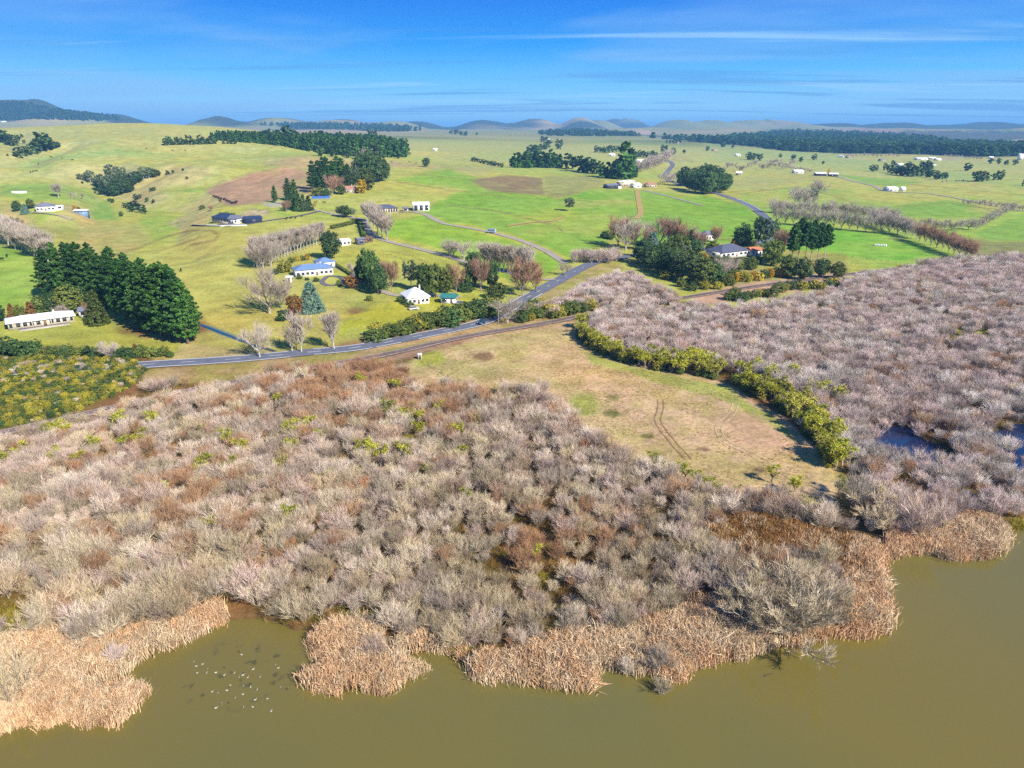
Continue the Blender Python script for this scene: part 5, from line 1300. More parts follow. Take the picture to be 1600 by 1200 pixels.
for it in (("cone_russet", 20, 498, 24, "russet conical conifer west of the long farmhouse"), ("olive_round", 33, 497, 20, "olive green tree west of the long farmhouse"), ("cone_russet", 50, 499, 28, "russet conifer at the back of long farmhouse"), ("olive_round", 66, 494, 30, "rounded olive tree close behind the long farmhouse"), ("dark_round", 80, 492, 32, "dark rounded tree close behind the long farmhouse"), ("bare_round", 97, 495, 20, "small bare white tree behind the long farmhouse"),
           ("olive_round", 110, 490, 42, "tall olive tree beside the shelter belt"), ("dark_round", 124, 486, 38, "dark tree behind the small grey roofed shed"), ("cone_gold", 153, 506, 50, "yellow green conifer in front of the shelter belt"), ("brown_bare", 146, 505, 30, "pinkish shrub against the yellow green conifer"), ("dark_round", -4, 503, 26, "dark tree at the far west end of the lawn")):
    T(it[0], it[1], it[2], it[3], "garden_tree", it[4])
TL([("poplar", -8 + 5.2 * k + random.gauss(0, 1.2), 372 + 2.35 * k + random.gauss(0, 1.5), 33 + random.gauss(0, 2), 1.5) for k in range(17)], "poplar_tree", "bare grey poplar in the row above the bright western paddock", "bare poplars above the western paddock")
TL([("poplar", -4 + 9 * k, 366 + 3.6 * k, 30, 1.5) for k in range(8)], "poplar_tree", "bare grey poplar in the back row above the western paddock", "back row of poplars above the western paddock")
TL([("dark_bush", 5, 350, 10), ("dark_bush", 18, 347, 7), ("dark_bush", 26, 347, 7), ("brown_bare", 36, 353, 9)], "shrub", "dark shrub on the bank above the western bare poplars", "shrubs above western poplars", "shrub")
TL([("poplar", 400 + 5.0 * k, 417 - 1.8 * k, 40 - .55 * k, 1.25) for k in range(22)], "poplar_tree", "bare pale poplar in the slanting row above the blue roofed house", "slanting poplar row")
TL([("bare_round", 402, 418, 36, 1.0), ("bare_round", 412, 420, 38, 1.0), ("bare_round", 424, 416, 36, 1.0)], "bare_tree", "bushy bare whitish tree at the low end of slanting poplar row", "bushy bare trees at the slanting row's end")
TL([("poplar", 574, 348, 28, 1.3), ("poplar", 579, 354, 32, 1.3), ("poplar", 584, 360, 34, 1.3), ("poplar", 590, 366, 36, 1.3), ("poplar", 597, 371, 36, 1.4), ("poplar", 605, 376, 32, 1.4), ("poplar", 581, 348, 30, 1.2)], "poplar_tree", "bare pinkish poplar beside the gravel lane bend", "poplars at the gravel lane bend")
TL([("bare_round", 703, 400, 24), ("bare_round", 709, 401, 24), ("bare_round", 725, 406, 28)], "bare_tree", "small bare pale tree on the green strip above the gravel lane", "three bare trees above the lane")
TL([("poplar", 757 + 6.1 * k, 421 + .9 * k, 38 + random.gauss(0, 2), 1.2) for k in range(12)], "poplar_tree", "white stemmed bare poplar in the short row behind the garden trees", "short white poplar row")
for it in (("bare_round", 421, 490, 66, .95, "big spreading bare white tree on the lawn west of blue conifer"), ("bare_round", 441, 482, 44, .7, "slimmer bare tree touching the big spreading one"), ("russet", 461, 493, 32, .9, "sparse russet tree beside the blue conifer"), ("blue_cone", 487, 487, 44, .95, "broad blue grey conifer on the lawn below blue roofed house"), ("dark_bush", 442, 501, 15, 1, "dark flattened shrub under the sparse russet tree"),
           ("bare_round", 406, 558, 52, .8, "leaning bare white tree beside the road and drain"), ("bare_round", 457, 549, 40, .7, "thin bare tree between two taller bare road trees"), ("poplar", 471, 550, 56, 1.2, "tall twin stemmed bare tree by the road"), ("poplar", 522, 545, 52, 1.4, "bare white tree at the lawn corner by the road"),
           ("dark_round", 517, 405, 44, .75, "tall dark round tree above the blue roofed house"), ("bright_bush", 445, 425, 18, 1, "lime green bush west of the blue roofed house"), ("dark_bush", 430, 428, 8, 1.2, "dark low shrub west of the blue roofed house"), ("bare_round", 556, 437, 28, .8, "small bare grey tree on the lane side of the dark driveway"), ("russet", 549, 451, 20, 1.2, "round russet tree below the turning circle"),
           ("dark_round", 578, 452, 62, .6, "tallest dark macrocarpa by the driveway"), ("dark_round", 591, 460, 46, .7, "lower dark macrocarpa by the lawn"), ("dark_round", 566, 446, 40, .6, "dark tree at the west of the driveway group"), ("brown_bare", 612, 455, 44, .8, "copper brown bare tree beside the macrocarpas"), ("brown_bare", 600, 448, 36, .8, "pinkish brown bare tree between macrocarpas and villa"),
           ("gum", 642, 452, 44, .8, "thin olive gum tree behind the white villa"), ("dark_round", 662, 457, 46, .55, "upright dark tree right behind the villa roof"), ("olive_round", 681, 457, 46, .6, "olive tree behind the villa garage"), ("olive_round", 699, 458, 42, .65, "bronze olive tree above the teal roofed garage"), ("brown_bare", 713, 458, 40, .8, "grey brown bare tree above the teal roofed garage"),
           ("cone_green", 727, 455, 34, 1.1, "bright green conical tree behind the villa lawn"), ("dark_round", 741, 446, 52, .6, "tall dark evergreen at the east of the garden trees"), ("brown_bare", 752, 455, 46, .8, "mauve bare tree among the eastern garden evergreens"), ("dark_round", 767, 452, 44, .6, "dark evergreen beside the wide pink willow"), ("bush", 776, 466, 24, 1, "green bush below the wide pink willow"), ("bush", 672, 460, 15, 1, "small round bush behind the villa"),
           ("brown_bare", 816, 463, 54, 1.15, "wide pink brown willow beside the main road"), ("brown_bare", 838, 456, 36, 1.1, "lower pink brown willow next to the gravel lane mouth"), ("bare_round", 793, 505, 38, 1.15, "dense rounded bare tree standing between road and railway"), ("bare_round", 882, 430, 18, 1, "small bare tree in the paddock at the road junction"), ("bush", 577, 470, 9, 1, "small clipped bush on the villa lawn")):
    T(it[0], it[1], it[2], it[3], "garden_tree" if "bush" not in it[5] and "shrub" not in it[5] else "shrub", it[5], None, it[4], "tree" if "bush" not in it[5] and "shrub" not in it[5] else "shrub")
TL([("bush", 455, 411, 9), ("bright_bush", 465, 408, 9), ("bush", 473, 407, 8), ("golden", 481, 406, 10)], "shrub", "round clipped garden bush above the blue roofed house", "clipped bushes above the blue roofed house", "shrub")
TL([("bush", 468, 436, 7), ("dark_bush", 494, 440, 7), ("bush", 530, 446, 7), ("dark_bush", 480, 438, 5)], "shrub", "low garden shrub in front of the blue roofed house", "shrubs in front of the blue roofed house", "shrub")
TL([("bush", 627, 472, 10), ("dark_bush", 634, 476, 9), ("bush", 642, 480, 9)], "shrub", "garden shrub against the villa wall", "shrubs by the villa", "shrub")
hed = [(585 + 7.4 * k, 531 - 1.62 * k) for k in range(26)]
TL([(random.choice(["bush", "bush", "bright_bush", "dark_bush", "olive_round"]), x + random.gauss(0, 2), y + random.gauss(0, 1.5) - (3 if k % 2 else 0), 17 + .35 * k + random.gauss(0, 2), 1.15) for k, (x, y) in enumerate(hed)], "hedge_shrub", "olive green shrub in the roadside hedge below the villa", "roadside hedge below the villa", "shrub")
TL([(random.choice(["bush", "dark_bush"]), x + 4, y - 8, 18, 1.1) for x, y in hed[9:26:1]], "hedge_shrub", "green shrub in the back of the roadside hedge", "back of the roadside hedge", "shrub")
TL([(random.choice(["bush", "bright_bush", "olive_round"]), 815 + 7.5 * k, 500 - .8 * k + random.gauss(0, 2.5), 18 + random.gauss(0, 3)) for k in range(16)], "shrub", "mixed green shrub between the road and the railway", "shrubs between road and railway", "shrub")
TL([("bright_bush", 826, 490, 18), ("bright_bush", 846, 482, 16), ("golden", 852, 486, 14), ("bush", 836, 484, 18)], "shrub", "yellow green shrub by the road verge near the swamp", "yellow green verge shrubs", "shrub")
TL([("dark_bush", x, 553 + .02 * x + random.gauss(0, 2), h) for x, h in ((2, 26), (14, 22), (28, 24), (42, 26), (52, 20))], "shrub", "dark rounded shrub below the long farmhouse lawn", "dark shrubs below the farmhouse lawn", "shrub")
TL([(random.choice(["bush", "dark_bush", "bush"]), 66 + 9.5 * k, 557 + random.gauss(0, 1.5), 15 + random.gauss(0, 3)) for k in range(22)], "shrub", "green shrub along the ditch below the pines", "shrubs along the ditch below the pines", "shrub")
T("bare_round", 172, 562, 28, "bare_tree", "little bare white tree among shrubs below the pines"); T("cone_russet", 213, 556, 20, "garden_tree", "small brown columnar tree among shrubs below the pines")
# scrub block in the west
xs, ys = hexpts(gpoly([(-60, 565), (60, 562), (200, 562), (228, 582), (200, 612), (130, 642), (60, 662), (-60, 684)]), 1.7, gW)
scrub_mesh = [LIB[k][i][0] for k in ("bright_bush", "bright_bush", "bush") for i in range(3)] + [LIB["dark_bush"][0][0], LIB["willow_grey"][1][0]]
m = gW.random(len(xs)) < .9
scatter("scrub", "dense yellow green scrub west of the railway", scrub_mesh, np.stack([xs[m], ys[m], gz(xs[m], ys[m]) - .1], 1), gW.uniform(.8, 1.9, m.sum()), g=gW)
# cabbage trees
for k in range(250):
    f = gW.random() ** .8 * (len(edge) - 2); c = edge[int(f)]; q = gW.random()
    off = abs(gW.normal(0, 1)) * (1 if k < 155 else .6) * (1.6 + 7.0 * math.exp(-((f / len(edge) - .62) / .2) ** 2)); t = unit((edge[int(f) + 1] - c)[None])[0]
    x, y = c[0] - t[1] * -1 * off * -1, c[1] + t[0] * off
    x, y = c[0] + (-t[1]) * off, c[1] + t[0] * off
    z = float(gz([x], [y])[0])
    if k < 155: tree("cabbage", "cabbage_tree", f"{'short' if q < .4 else 'tall'} spiky cabbage tree in the {('railway end' if f < len(edge) * .35 else ('broad middle' if f < len(edge) * .75 else 'lakeward end'))} of the meadow strip", (x, y, z), 4.6 + 2.8 * q, 1.15, "cabbage tree", f"{'short' if q < .4 else 'tall'} cabbage trees, {('railway end' if f < len(edge) * .35 else ('broad middle' if f < len(edge) * .75 else 'lakeward end'))} of the meadow strip")
    else: tree(["dark_bush", "bush", "bright_bush", "willow_mauve", "bush"][k % 5], "shrub", "low shrub among the cabbage trees edging the meadow", (x, y, z), gW.uniform(1.4, 3.0), 1.0, "shrub", "shrubs among the cabbage trees")
inner = [(90, 670), (75, 674), (105, 668), (225, 675), (195, 690), (218, 690), (240, 655), (190, 660), (85, 712), (35, 708), (127, 715), (152, 697), (315, 735), (322, 728), (357, 732), (254, 770), (335, 820), (378, 702), (357, 685), (10, 722), (437, 622), (456, 695), (433, 730), (446, 722), (484, 663), (455, 675), (500, 682), (505, 755), (516, 750), (453, 808), (566, 700), (582, 707), (595, 710), (628, 698), (632, 707), (655, 670), (712, 675), (720, 708), (775, 672), (748, 655), (670, 735), (730, 780), (617, 600), (565, 597), (640, 650), (645, 640), (690, 636), (606, 640), (632, 645), (655, 655), (830, 868), (318, 668), (98, 672)]
for q in inner:
    x, y = flat(q[0], q[1] + 15, .5); tree("cabbage", "cabbage_tree", "spiky green cabbage tree poking out of the willow swamp", (float(x), float(y), float(gz([x], [y])[0])), gW.uniform(4.8, 6.4), 1.0, "cabbage tree", "cabbage trees within the willows")
for q in ((1065, 730), (1085, 742), (1105, 757), (1120, 760), (1150, 760), (1225, 763), (1240, 760), (1258, 783), (1205, 740), (1310, 758), (1070, 735), (1096, 748), (1020, 718), (1030, 722)):
    x, y = flat(q[0], q[1] + 14, .5); tree("cabbage", "cabbage_tree", "bright cabbage tree along the meadow's lakeward edge", (float(x), float(y), float(gz([x], [y])[0])), gW.uniform(3.6, 5.2), 1.1, "cabbage tree", "cabbage trees on the lakeward meadow edge")
# big rounded willow on the shore and a few shore specimens
for (px_, py_, h_, w_, k_, lb) in ((1225, 990, 11.0, 1.2, "willow_big", "largest rounded lichen grey willow at the reed point"), (1180, 972, 9.5, 1.0, "willow_big", "grey willow pressed against the largest rounded willow"), (1275, 975, 8.5, 1.1, "willow_big", "pale willow at the outer flank of the largest willow"), (1030, 1050, 4.2, 1.0, "willow_grey", "small grey willow overhanging reeds at the shore"), (978, 1052, 3.2, 1.0, "willow_grey", "low grey shrub willow at a reed gap"),
                                   (1035, 1082, 2.6, 1.1, "willow_lichen", "tiny willow standing in open lake water"), (15, 1105, 6.5, 1.0, "willow_lichen", "silvery willow at the western reed bed shore"), (1390, 830, 8.5, 1.15, "willow_big", "large fan shaped pale willow above the eastern reeds"), (1435, 845, 8.0, 1.1, "willow_grey", "large grey willow above the eastern reeds"), (1340, 800, 7.5, 1.1, "willow_grey", "grey willow at the meadow's swampy corner"), (185, 1040, 3.0, 1.0, "willow_mauve", "small mauve shrub willow inside the western reeds"), (590, 1030, 3.4, 1.0, "willow_grey", "small grey willow inside the reed peninsula")):
    x, y = flat(px_, py_, .3); z = max(float(gz([x], [y])[0]), -.3); tree(k_, "willow_tree", lb, (float(x), float(y), z), h_, w_, "willow")
# knoll trees
knoll = [("brown_bare", 962, 386, 46, .9), ("brown_bare", 978, 391, 52, .9), ("brown_bare", 993, 389, 46, .9), ("brown_bare", 1010, 392, 40, .9), ("brown_bare", 1030, 386, 42, 1), ("brown_bare", 1048, 388, 44, 1), ("brown_bare", 1066, 389, 40, 1), ("brown_bare", 1082, 388, 34, 1), ("brown_bare", 1092, 392, 30, 1), ("brown_bare", 1120, 384, 26, 1)]
knoll = [("bare_round" if k % 3 == 1 else q_[0], q_[1] + random.gauss(0, 2), q_[2], q_[3] * random.uniform(.75, 1.1), .9 if k % 3 == 1 else q_[4]) for k, q_ in enumerate(knoll)]
TL(knoll, "autumn_tree", "rusty pink bare tree on the back of the wooded knoll", "rusty bare trees on the knoll")
TL([("dark_bush", 945, 372, 12), ("dark_bush", 953, 374, 10)], "shrub", "dark bush beside the rusty knoll trees", "dark bushes beside the rusty trees", "shrub")
kd = [("dark_round", 1004, 412, 38), ("blue_cone", 1018, 405, 40, .8), ("dark_round", 1030, 418, 38), ("olive_round", 1045, 410, 36), ("olive_round", 1060, 408, 40), ("dark_round", 1048, 430, 40), ("dark_round", 1066, 437, 44), ("dark_round", 1082, 442, 42), ("olive_round", 1096, 446, 40), ("dark_round", 1110, 444, 36), ("dark_round", 1036, 428, 32), ("olive_round", 1075, 420, 30), ("olive_round", 1090, 428, 30), ("dark_round", 1122, 440, 28), ("bush", 1108, 422, 18), ("olive_round", 1058, 424, 34), ("dark_round", 1016, 420, 30), ("bush", 1136, 446, 18), ("dark_round", 1088, 398, 24), ("olive_round", 1112, 400, 22), ("bush", 1126, 416, 12), ("dark_bush", 1145, 420, 16), ("bush", 1160, 416, 13), ("bush", 1168, 418, 14), ("dark_bush", 1182, 412, 12), ("olive_round", 1134, 424, 24), ("bush", 1150, 424, 18), ("dark_round", 1118, 428, 28), ("olive_round", 1174, 422, 20)]
kd += [("bright_bush", 1040, 436, 14), ("bright_bush", 1100, 452, 14), ("olive_round", 1116, 430, 22), ("bright_bush", 1092, 416, 14), ("gum", 1068, 412, 30), ("bright_bush", 1122, 452, 12), ("olive_round", 1140, 440, 20), ("bush", 1064, 448, 14), ("bush", 1080, 454, 14)]
TL(kd, "evergreen_tree", "green tree crowded on the wooded knoll above the swamp", "green trees on the wooded knoll")
for it in (("cone_green", 1078, 391, 30, 1, "pointed green conifer on the wooded knoll"), ("golden", 1147, 392, 20, .8, "orange gold tree behind the slate roofed house"), ("golden", 1101, 412, 16, 1, "yellow shrub tree west of the slate roofed house"), ("bright_bush", 1176, 394, 17, .7, "lime yellow tree behind the orange roofed cottage"), ("dark_round", 1158, 392, 42, .75, "dark blue green dome tree behind the slate roofed house"),
           ("gum", 1190, 398, 56, .8, "tall tiered dark tree beside the winding road"), ("dark_round", 1186, 374, 34, .6, "dark tree on the inside of the road bend"), ("dark_bush", 1212, 362, 16, .8, "dark shrub on the outside of the road bend"), ("olive_round", 1206, 415, 40, .85, "broad olive tree east of the orange roofed cottage"), ("olive_round", 1232, 434, 34, .9, "rounded green tree at the foot of the tall pines"), ("olive_round", 1254, 437, 32, .9, "second rounded green tree at the foot of the pines"),
           ("dark_round", 1282, 434, 30, .9, "dark tree between tall pines and embankment"), ("olive_round", 1308, 436, 26, .9, "last green tree at the east end of the knoll"), ("bare_round", 1128, 440, 36, .8, "bare grey tree in front of the slate roofed house"), ("bare_round", 1140, 434, 30, .8, "second bare tree in front of slate roofed house"), ("brown_bare", 1222, 396, 34, 1.1, "mauve bare tree behind the tall pines"), ("brown_bare", 1214, 388, 26, 1.1, "pale mauve bare shrub beside the road bend")):
    T(it[0], it[1], it[2], it[3], "knoll_tree", it[5], None, it[4])
TL([("tall_pine", 1236, 414, 62), ("tall_pine", 1246, 412, 68), ("tall_pine", 1256, 414, 64), ("tall_pine", 1266, 413, 66), ("tall_pine", 1276, 413, 62), ("tall_pine", 1287, 411, 58)], "pine_tree", "tall bare trunked pine at the knoll's east end", "tall pines at the knoll's east end")
TL([(random.choice(["bright_bush", "golden", "bright_bush", "bush"]), 1140 + 9 * k, 440 - .9 * k + random.gauss(0, 2), 14) for k in range(11)], "shrub", "yellow green shrub on the knoll bank above the embankment", "shrubs on the knoll bank", "shrub")
TL([(random.choice(["bright_bush", "bush", "dark_bush"]), 1140 + 9.5 * k, 470 - 1.3 * k + random.gauss(0, 3), 12 + random.random() * 4) for k in range(20)], "shrub", "green shrub on the swamp side of the embankment", "shrubs below the embankment", "shrub")
TL([("willow_mauve", 897 + 5.5 * k, 411 - .2 * k + random.gauss(0, 1), 19) for k in range(13)], "willow_tree", "low bare mauve willow in the hedge mound above the junction", "willow mound above the junction", "willow")
TL([("gum", 890, 330, 20, 1.2)], "field_tree", "lone grey green tree in the middle of lush paddock", None); TL([("dark_round", 666, 261, 14, .9)], "field_tree", "lone dark round tree on the dry slope", None)
# upper house trees
TL([("pine", 490, 296, 42), ("pine", 500, 300, 46), ("pine", 512, 294, 46), ("pine", 522, 300, 46), ("pine", 535, 294, 44), ("pine", 506, 288, 40), ("pine", 528, 286, 40), ("pine", 545, 296, 38)], "pine_tree", "dense pine in the clump above the blue court", "pines above the blue court", width=1.15)
TL([("dark_round", 567, 288, 42), ("dark_round", 578, 287, 46), ("dark_round", 589, 285, 42), ("dark_round", 597, 283, 34), ("olive_round", 573, 297, 32), ("gum", 556, 297, 38), ("dark_round", 548, 298, 30)], "evergreen_tree", "dark evergreen behind the red roofed house", "evergreens behind the red roofed house", width=.85)
for it in (("golden", 565, 302, 20, "gold tinged tree beside the red roofed house"), ("brown_bare", 520, 306, 28, "slim pink bare tree above the blue court"), ("brown_bare", 531, 303, 24, "pink bare tree west of the red roofed house"), ("olive_round", 533, 304, 14, "round olive tree west of the red roofed house"), ("bush", 497, 307, 14, "bush at the west end of the blue court"), ("dark_bush", 508, 307, 12, "dark bush behind the blue court")): T(it[0], it[1], it[2], it[3], "garden_tree", it[4])
TL([("pine", 430, 317, 26), ("pine", 451, 314, 34), ("pine", 461, 312, 30), ("dark_round", 458, 328, 24), ("cone_green", 467, 330, 26), ("cone_green", 475, 330, 24), ("cone_green", 483, 329, 22), ("brown_bare", 448, 331, 15, 1.3)], "lane_tree", "dark conifer at the top of the gravel lane", "conifers at the top of the lane")
TL([("gum", 530, 339, 16), ("dark_round", 540, 340, 19), ("gum", 551, 340, 14)], "lane_tree", "small dark tree in the trio beside the gravel lane", "trio beside the lane")
TL([("bush", 346, 341, 9), ("bush", 356, 340, 9), ("dark_bush", 364, 339, 7), ("bush", 316, 327, 7), ("brown_bare", 330, 330, 8)], "shrub", "green shrub behind the blue black roofed house", "shrubs behind blue black roofed house", "shrub")
TL([("dark_round", 27, 330, 16), ("blue_cone", 40, 334, 14), ("olive_round", 48, 326, 14), ("dark_round", 67, 324, 8), ("golden", 117, 329, 8), ("dark_bush", 122, 329, 6)], "garden_tree", "garden tree around the hillside house", "garden trees of the hillside house")
TL([("poplar", 92, 309, 20, 1.5), ("poplar", 112, 311, 9), ("poplar", 118, 312, 9), ("poplar", 130, 312, 9)], "bare_tree", "thin bare white tree on the slope above hillside house", "bare trees above the hillside house")
TL([("bush", 596, 346, 9), ("bush", 607, 347, 8)], "shrub", "brown green shrub in front of the long dark roofed house", "shrubs by the dark roofed house", "shrub")
# clipped hedges
def hedge(px, w, h, label):
    C = smooth_line(world_line(px), .8); b = Build(); g = np.random.default_rng(len(px) * 31 + int(px[0][0])); n = len(C) * 46
    i = g.integers(0, len(C) - 1, n); t = unit(np.gradient(C, axis=0))[i]; nn = np.stack([-t[:, 1], t[:, 0]], 1)
    o = g.uniform(-.5, .5, n) * w; zz = g.uniform(0, 1, n); edge_ = g.random(n) < .7
    o = np.where(edge_ & (g.random(n) < .6), np.sign(o) * w / 2, o); zz = np.where(edge_ & (np.abs(o) < w / 2 - .01), 1, zz) * h
    xy = C[i] + nn * o[:, None] + g.normal(0, .06, (n, 2)); z = gz(xy[:, 0], xy[:, 1]) + zz
    b.leaves(np.column_stack([xy, z]), unit(g.normal(size=(n, 3)) + np.array([0, 0, .5])), .32, g, 1.2)
    tag(link("hedge", b.mesh("hedge", M_OLIVE)), label, "hedge")
hedge([(518, 358), (540, 353), (560, 348)], 2.2, 2.4, "clipped hedge slanting up to the gravel lane"); hedge([(563, 349), (566, 360), (569, 371)], 2.2, 2.4, "clipped hedge running beside the gravel lane"); hedge([(522, 414), (535, 422), (548, 430)], 1.2, 1.3, "low clipped hedge beside the blue roofed house driveway")
# gullies
TL([("gum", x, y, h, random.uniform(.8, 1.1)) for x, y, h in ((125, 282, 11), (134, 284, 13), (142, 287, 20), (150, 291, 15), (160, 299, 26), (168, 302, 22), (173, 303, 30), (175, 288, 30), (190, 288, 26), (225, 282, 22), (233, 280, 18), (208, 290, 20))], "gum_tree", "pale stemmed grey green tree in the hillside gully", "gum trees in the gully")
TL([("dark_round", x, y, h, 1.2) for x, y, h in ((155, 296, 14), (165, 304, 16), (180, 306, 18), (186, 304, 24), (193, 300, 22), (200, 295, 22), (215, 286, 18), (240, 277, 13), (247, 275, 9), (172, 297, 18), (183, 296, 22), (204, 300, 12))], "evergreen_tree", "dark rounded tree in the hillside gully", "dark trees in the gully")
FT([(262, 273, 7), (270, 271, 6), (286, 267, 4), (203, 326, 10), (212, 328, 14), (206, 331, 10), (221, 332, 11), (226, 334, 8), (196, 325, 9), (213, 312, 8), (219, 310, 6), (230, 315, 6), (240, 317, 5), (236, 299, 6), (241, 298, 6), (149, 302, 4), (171, 315, 5), (176, 317, 6), (190, 338, 7), (292, 280, 5), (129, 287, 4)], FAR_ROUND, "gully_shrub", "small dark shrub scattered down the hillside gully", "shrubs down the gully", "shrub", width=1.3)
FT([(30, 246, 15), (38, 244, 14), (46, 242, 14), (54, 240, 16), (62, 238, 20), (70, 235, 24), (78, 234, 20), (86, 232, 11), (92, 230, 8)], FAR_ROUND, "evergreen_tree", "dark bush in the western hill hollow", "trees in the western hollow", width=1.2)
FT([(0, 222, 20), (8, 224, 18), (16, 227, 15), (24, 228, 12), (28, 220, 8), (38, 224, 5), (34, 215, 5), (12, 244, 4), (22, 244, 4)], FAR_ROUND, "evergreen_tree", "dark bush straggling on the western ridge face", "bush on the western ridge face", width=1.2)
FT([(259 + 4.6 * k, 227 - .12 * k, 10 + 3 * math.sin(k * 1.7)) for k in range(18)] + [(350 + 6 * k, 225, 7) for k in range(4)], FAR_ROUND, "shelter_tree", "grey green tree in the shelter row on the ridge", "ridge shelter row")
# plantation on the ridge (reads as one dark mass) with single trees before it
def mass(name, label, poly_px, n, meshes, hm, fade=None, w=1.0):
    Pp = np.array(poly_px, float); x0, y0 = Pp.min(0); x1, y1 = Pp.max(0); pts = []
    g = np.random.default_rng(int(abs(x0) * 7 + y0)); tries = 0
    q = g.uniform((x0, y0), (x1, y1), (n * 4, 2)); q = q[poly_sd(q[:, 0], q[:, 1], poly_px) > 0][:n]
    for a_, b_ in q:
        p = at(a_, b_); pts.append((p.x, p.y, p.z - .3))
    s = g.uniform(hm[0], hm[1], len(pts))
    if fade: s = s * np.array([.45 + .55 * min(1, max(0, (q_[0] - fade[0]) / (fade[1] - fade[0]))) for q_ in q])
    return scatter(name, label, meshes, np.array(pts), s * w, g=g, tilt=.02, zs=s)
mass("pine_plantation", "dark blue green pine plantation on the ridge", [(325, 219), (400, 224), (450, 230), (500, 240), (560, 246), (632, 246), (637, 236), (600, 228), (540, 226), (480, 222), (420, 217), (340, 213)], 900, FAR_PINE, (17, 24), fade=(330, 520))
FT([(450, 226, 26), (456, 226, 22), (500, 244, 16), (520, 245, 14), (544, 247, 18), (557, 249, 14), (586, 251, 24), (622, 248, 12), (580, 222, 20), (585, 222, 18)], FAR_ROUND, "edge_tree", "single tree standing out before the ridge plantation", "trees before the ridge plantation")
FT([(571, 247, 15), (566, 247, 12)], FAR_BROWN, "bare_tree", "bare pale tree before the ridge plantation", "bare trees before the plantation")
FT([(803 + 6.5 * k, 262 + random.gauss(0, .6), 21 + random.gauss(0, 2)) for k in range(12)] + [(812 + 9 * k, 258, 18) for k in range(7)], FAR_PINE, "pine_tree", "dark pine in the long belt across the plain", "long pine belt on the plain", width=1.25)
FT([(889, 264, 20), (905, 268, 21), (912, 269, 22), (919, 270, 22), (926, 271, 21), (934, 272, 20)], FAR_ROUND, "shelter_tree", "dark tree in the belt between pine rows", "middle shelter belt on the plain", width=1.1)
FT([(942, 276, 24), (950, 278, 24), (958, 279, 27), (966, 280, 34), (975, 280, 50), (983, 279, 46), (990, 277, 26)], FAR_PINE, "pine_tree", "tall dark pine beside the bare poplar plantation", "tall dark pines by the poplar plantation", width=1.1)
FT([(828, 242, 16), (836, 240, 15), (844, 238, 14), (852, 234, 12), (858, 231, 12), (873, 233, 14), (848, 222, 8), (854, 221, 8), (840, 244, 12)], FAR_ROUND, "shelter_tree", "dark tree in the short belt behind the long pine belt", "short belt behind the pine belt", width=1.1)
FT([(984 + (k % 11) * 5.6 + (k // 11) * 3, 277 - (k % 11) * 1.9 - (k // 11) * 3, 15) for k in range(44)], FAR_BROWN, "poplar_tree", "bare straw coloured poplar in the roadside plantation", "bare poplar plantation", width=1.1)
FT([(1036 + 4 * k, 290 - 1.2 * k, 16) for k in range(5)], FAR_BROWN, "poplar_tree", "bare poplar beside the dark tree mound", "poplars by the dark mound")
TL([("dark_round", x, y, h, .9) for x, y, h in ((1066, 291, 24), (1076, 297, 28), (1086, 300, 30), (1096, 303, 32), (1106, 304, 34), (1116, 303, 32), (1126, 301, 30), (1133, 296, 24), (1071, 286, 24), (1090, 292, 30), (1110, 292, 32), (1100, 285, 28), (1122, 290, 26))], "evergreen_tree", "dark bushy evergreen in the big mound on the plain", "big dark mound of evergreens")
# eastern bare rows
TL([("bare_round", 1214 + 12.5 * k, 350 + 1.15 * k, 27 + random.gauss(0, 2), .62) for k in range(17)], "bare_tree", "bare white tree in the row across the bright eastern paddock", "white row across eastern paddock")
TL([("bare_round", 1208 + 10 * k, 333 + .7 * k, 20 + random.gauss(0, 2), .75) for k in range(20)], "bare_tree", "bare tree in the back row beyond the bright eastern paddock", "back row beyond eastern paddock")
TL([("bare_round", 1362 + 7 * k, 352 + 2.2 * k, 26, .75) for k in range(11)], "bare_tree", "crowded bare tree where two eastern rows meet", "crowded bare trees at the row crossing")
TL([("brown_bare", 1436 + 9 * k, 378 + 3.2 * k, 27, 1.0) for k in range(10)], "bare_tree", "brown bare tree in the row leading into the swamp", "brown row leading into the swamp")
TL([("bare_round", 1448 + 13 * k, 358 + 4 * math.sin(k * .6), 17, .9) for k in range(6)] + [("bare_round", 1524 + 9 * k, 360 - 4.6 * k, 15, .9) for k in range(7)], "bare_tree", "bare tree in the curved eastern row", "curved eastern row")
FT([(1505 + 8.5 * k, 321 + .9 * k, 11) for k in range(12)], FAR_BROWN, "bare_tree", "small bare tree on the far eastern fence line", "far eastern fence line", width=1.3)
TL([("bare_round", 1242, 320, 28, .8), ("bare_round", 1252, 325, 30, .8), ("bare_round", 1264, 328, 24, .8)], "bare_tree", "bare tree in the pale clump below the farm sheds", "pale clump below the farm sheds"); T("bare_round", 1277, 308, 26, "bare_tree", "rounded bare tree with dark foot in the sheds paddock"); T("dark_bush", 1271, 308, 12, "shrub", "dark bush at the foot of the rounded bare tree", None, 1, "shrub")
T("golden", 1294, 275, 11, "slim_tree", "slim golden poplar between the two open barns", None, .3)
for it in ((1368, 267, 10), (1362, 268, 9), (1383, 266, 10), (1390, 270, 12), (1398, 272, 14), (1405, 274, 16), (1412, 275, 17), (1420, 276, 18), (1428, 276, 18), (1436, 275, 16), (1444, 274, 17), (1452, 277, 13), (1462, 280, 12), (1470, 280, 10), (1476, 279, 10), (1395, 258, 7), (1420, 262, 10), (1440, 262, 10), (1450, 264, 12)): FT([it], FAR_ROUND, "evergreen_tree", "dark tree in the large clump below the village", "dark clump below the village", width=1.2)
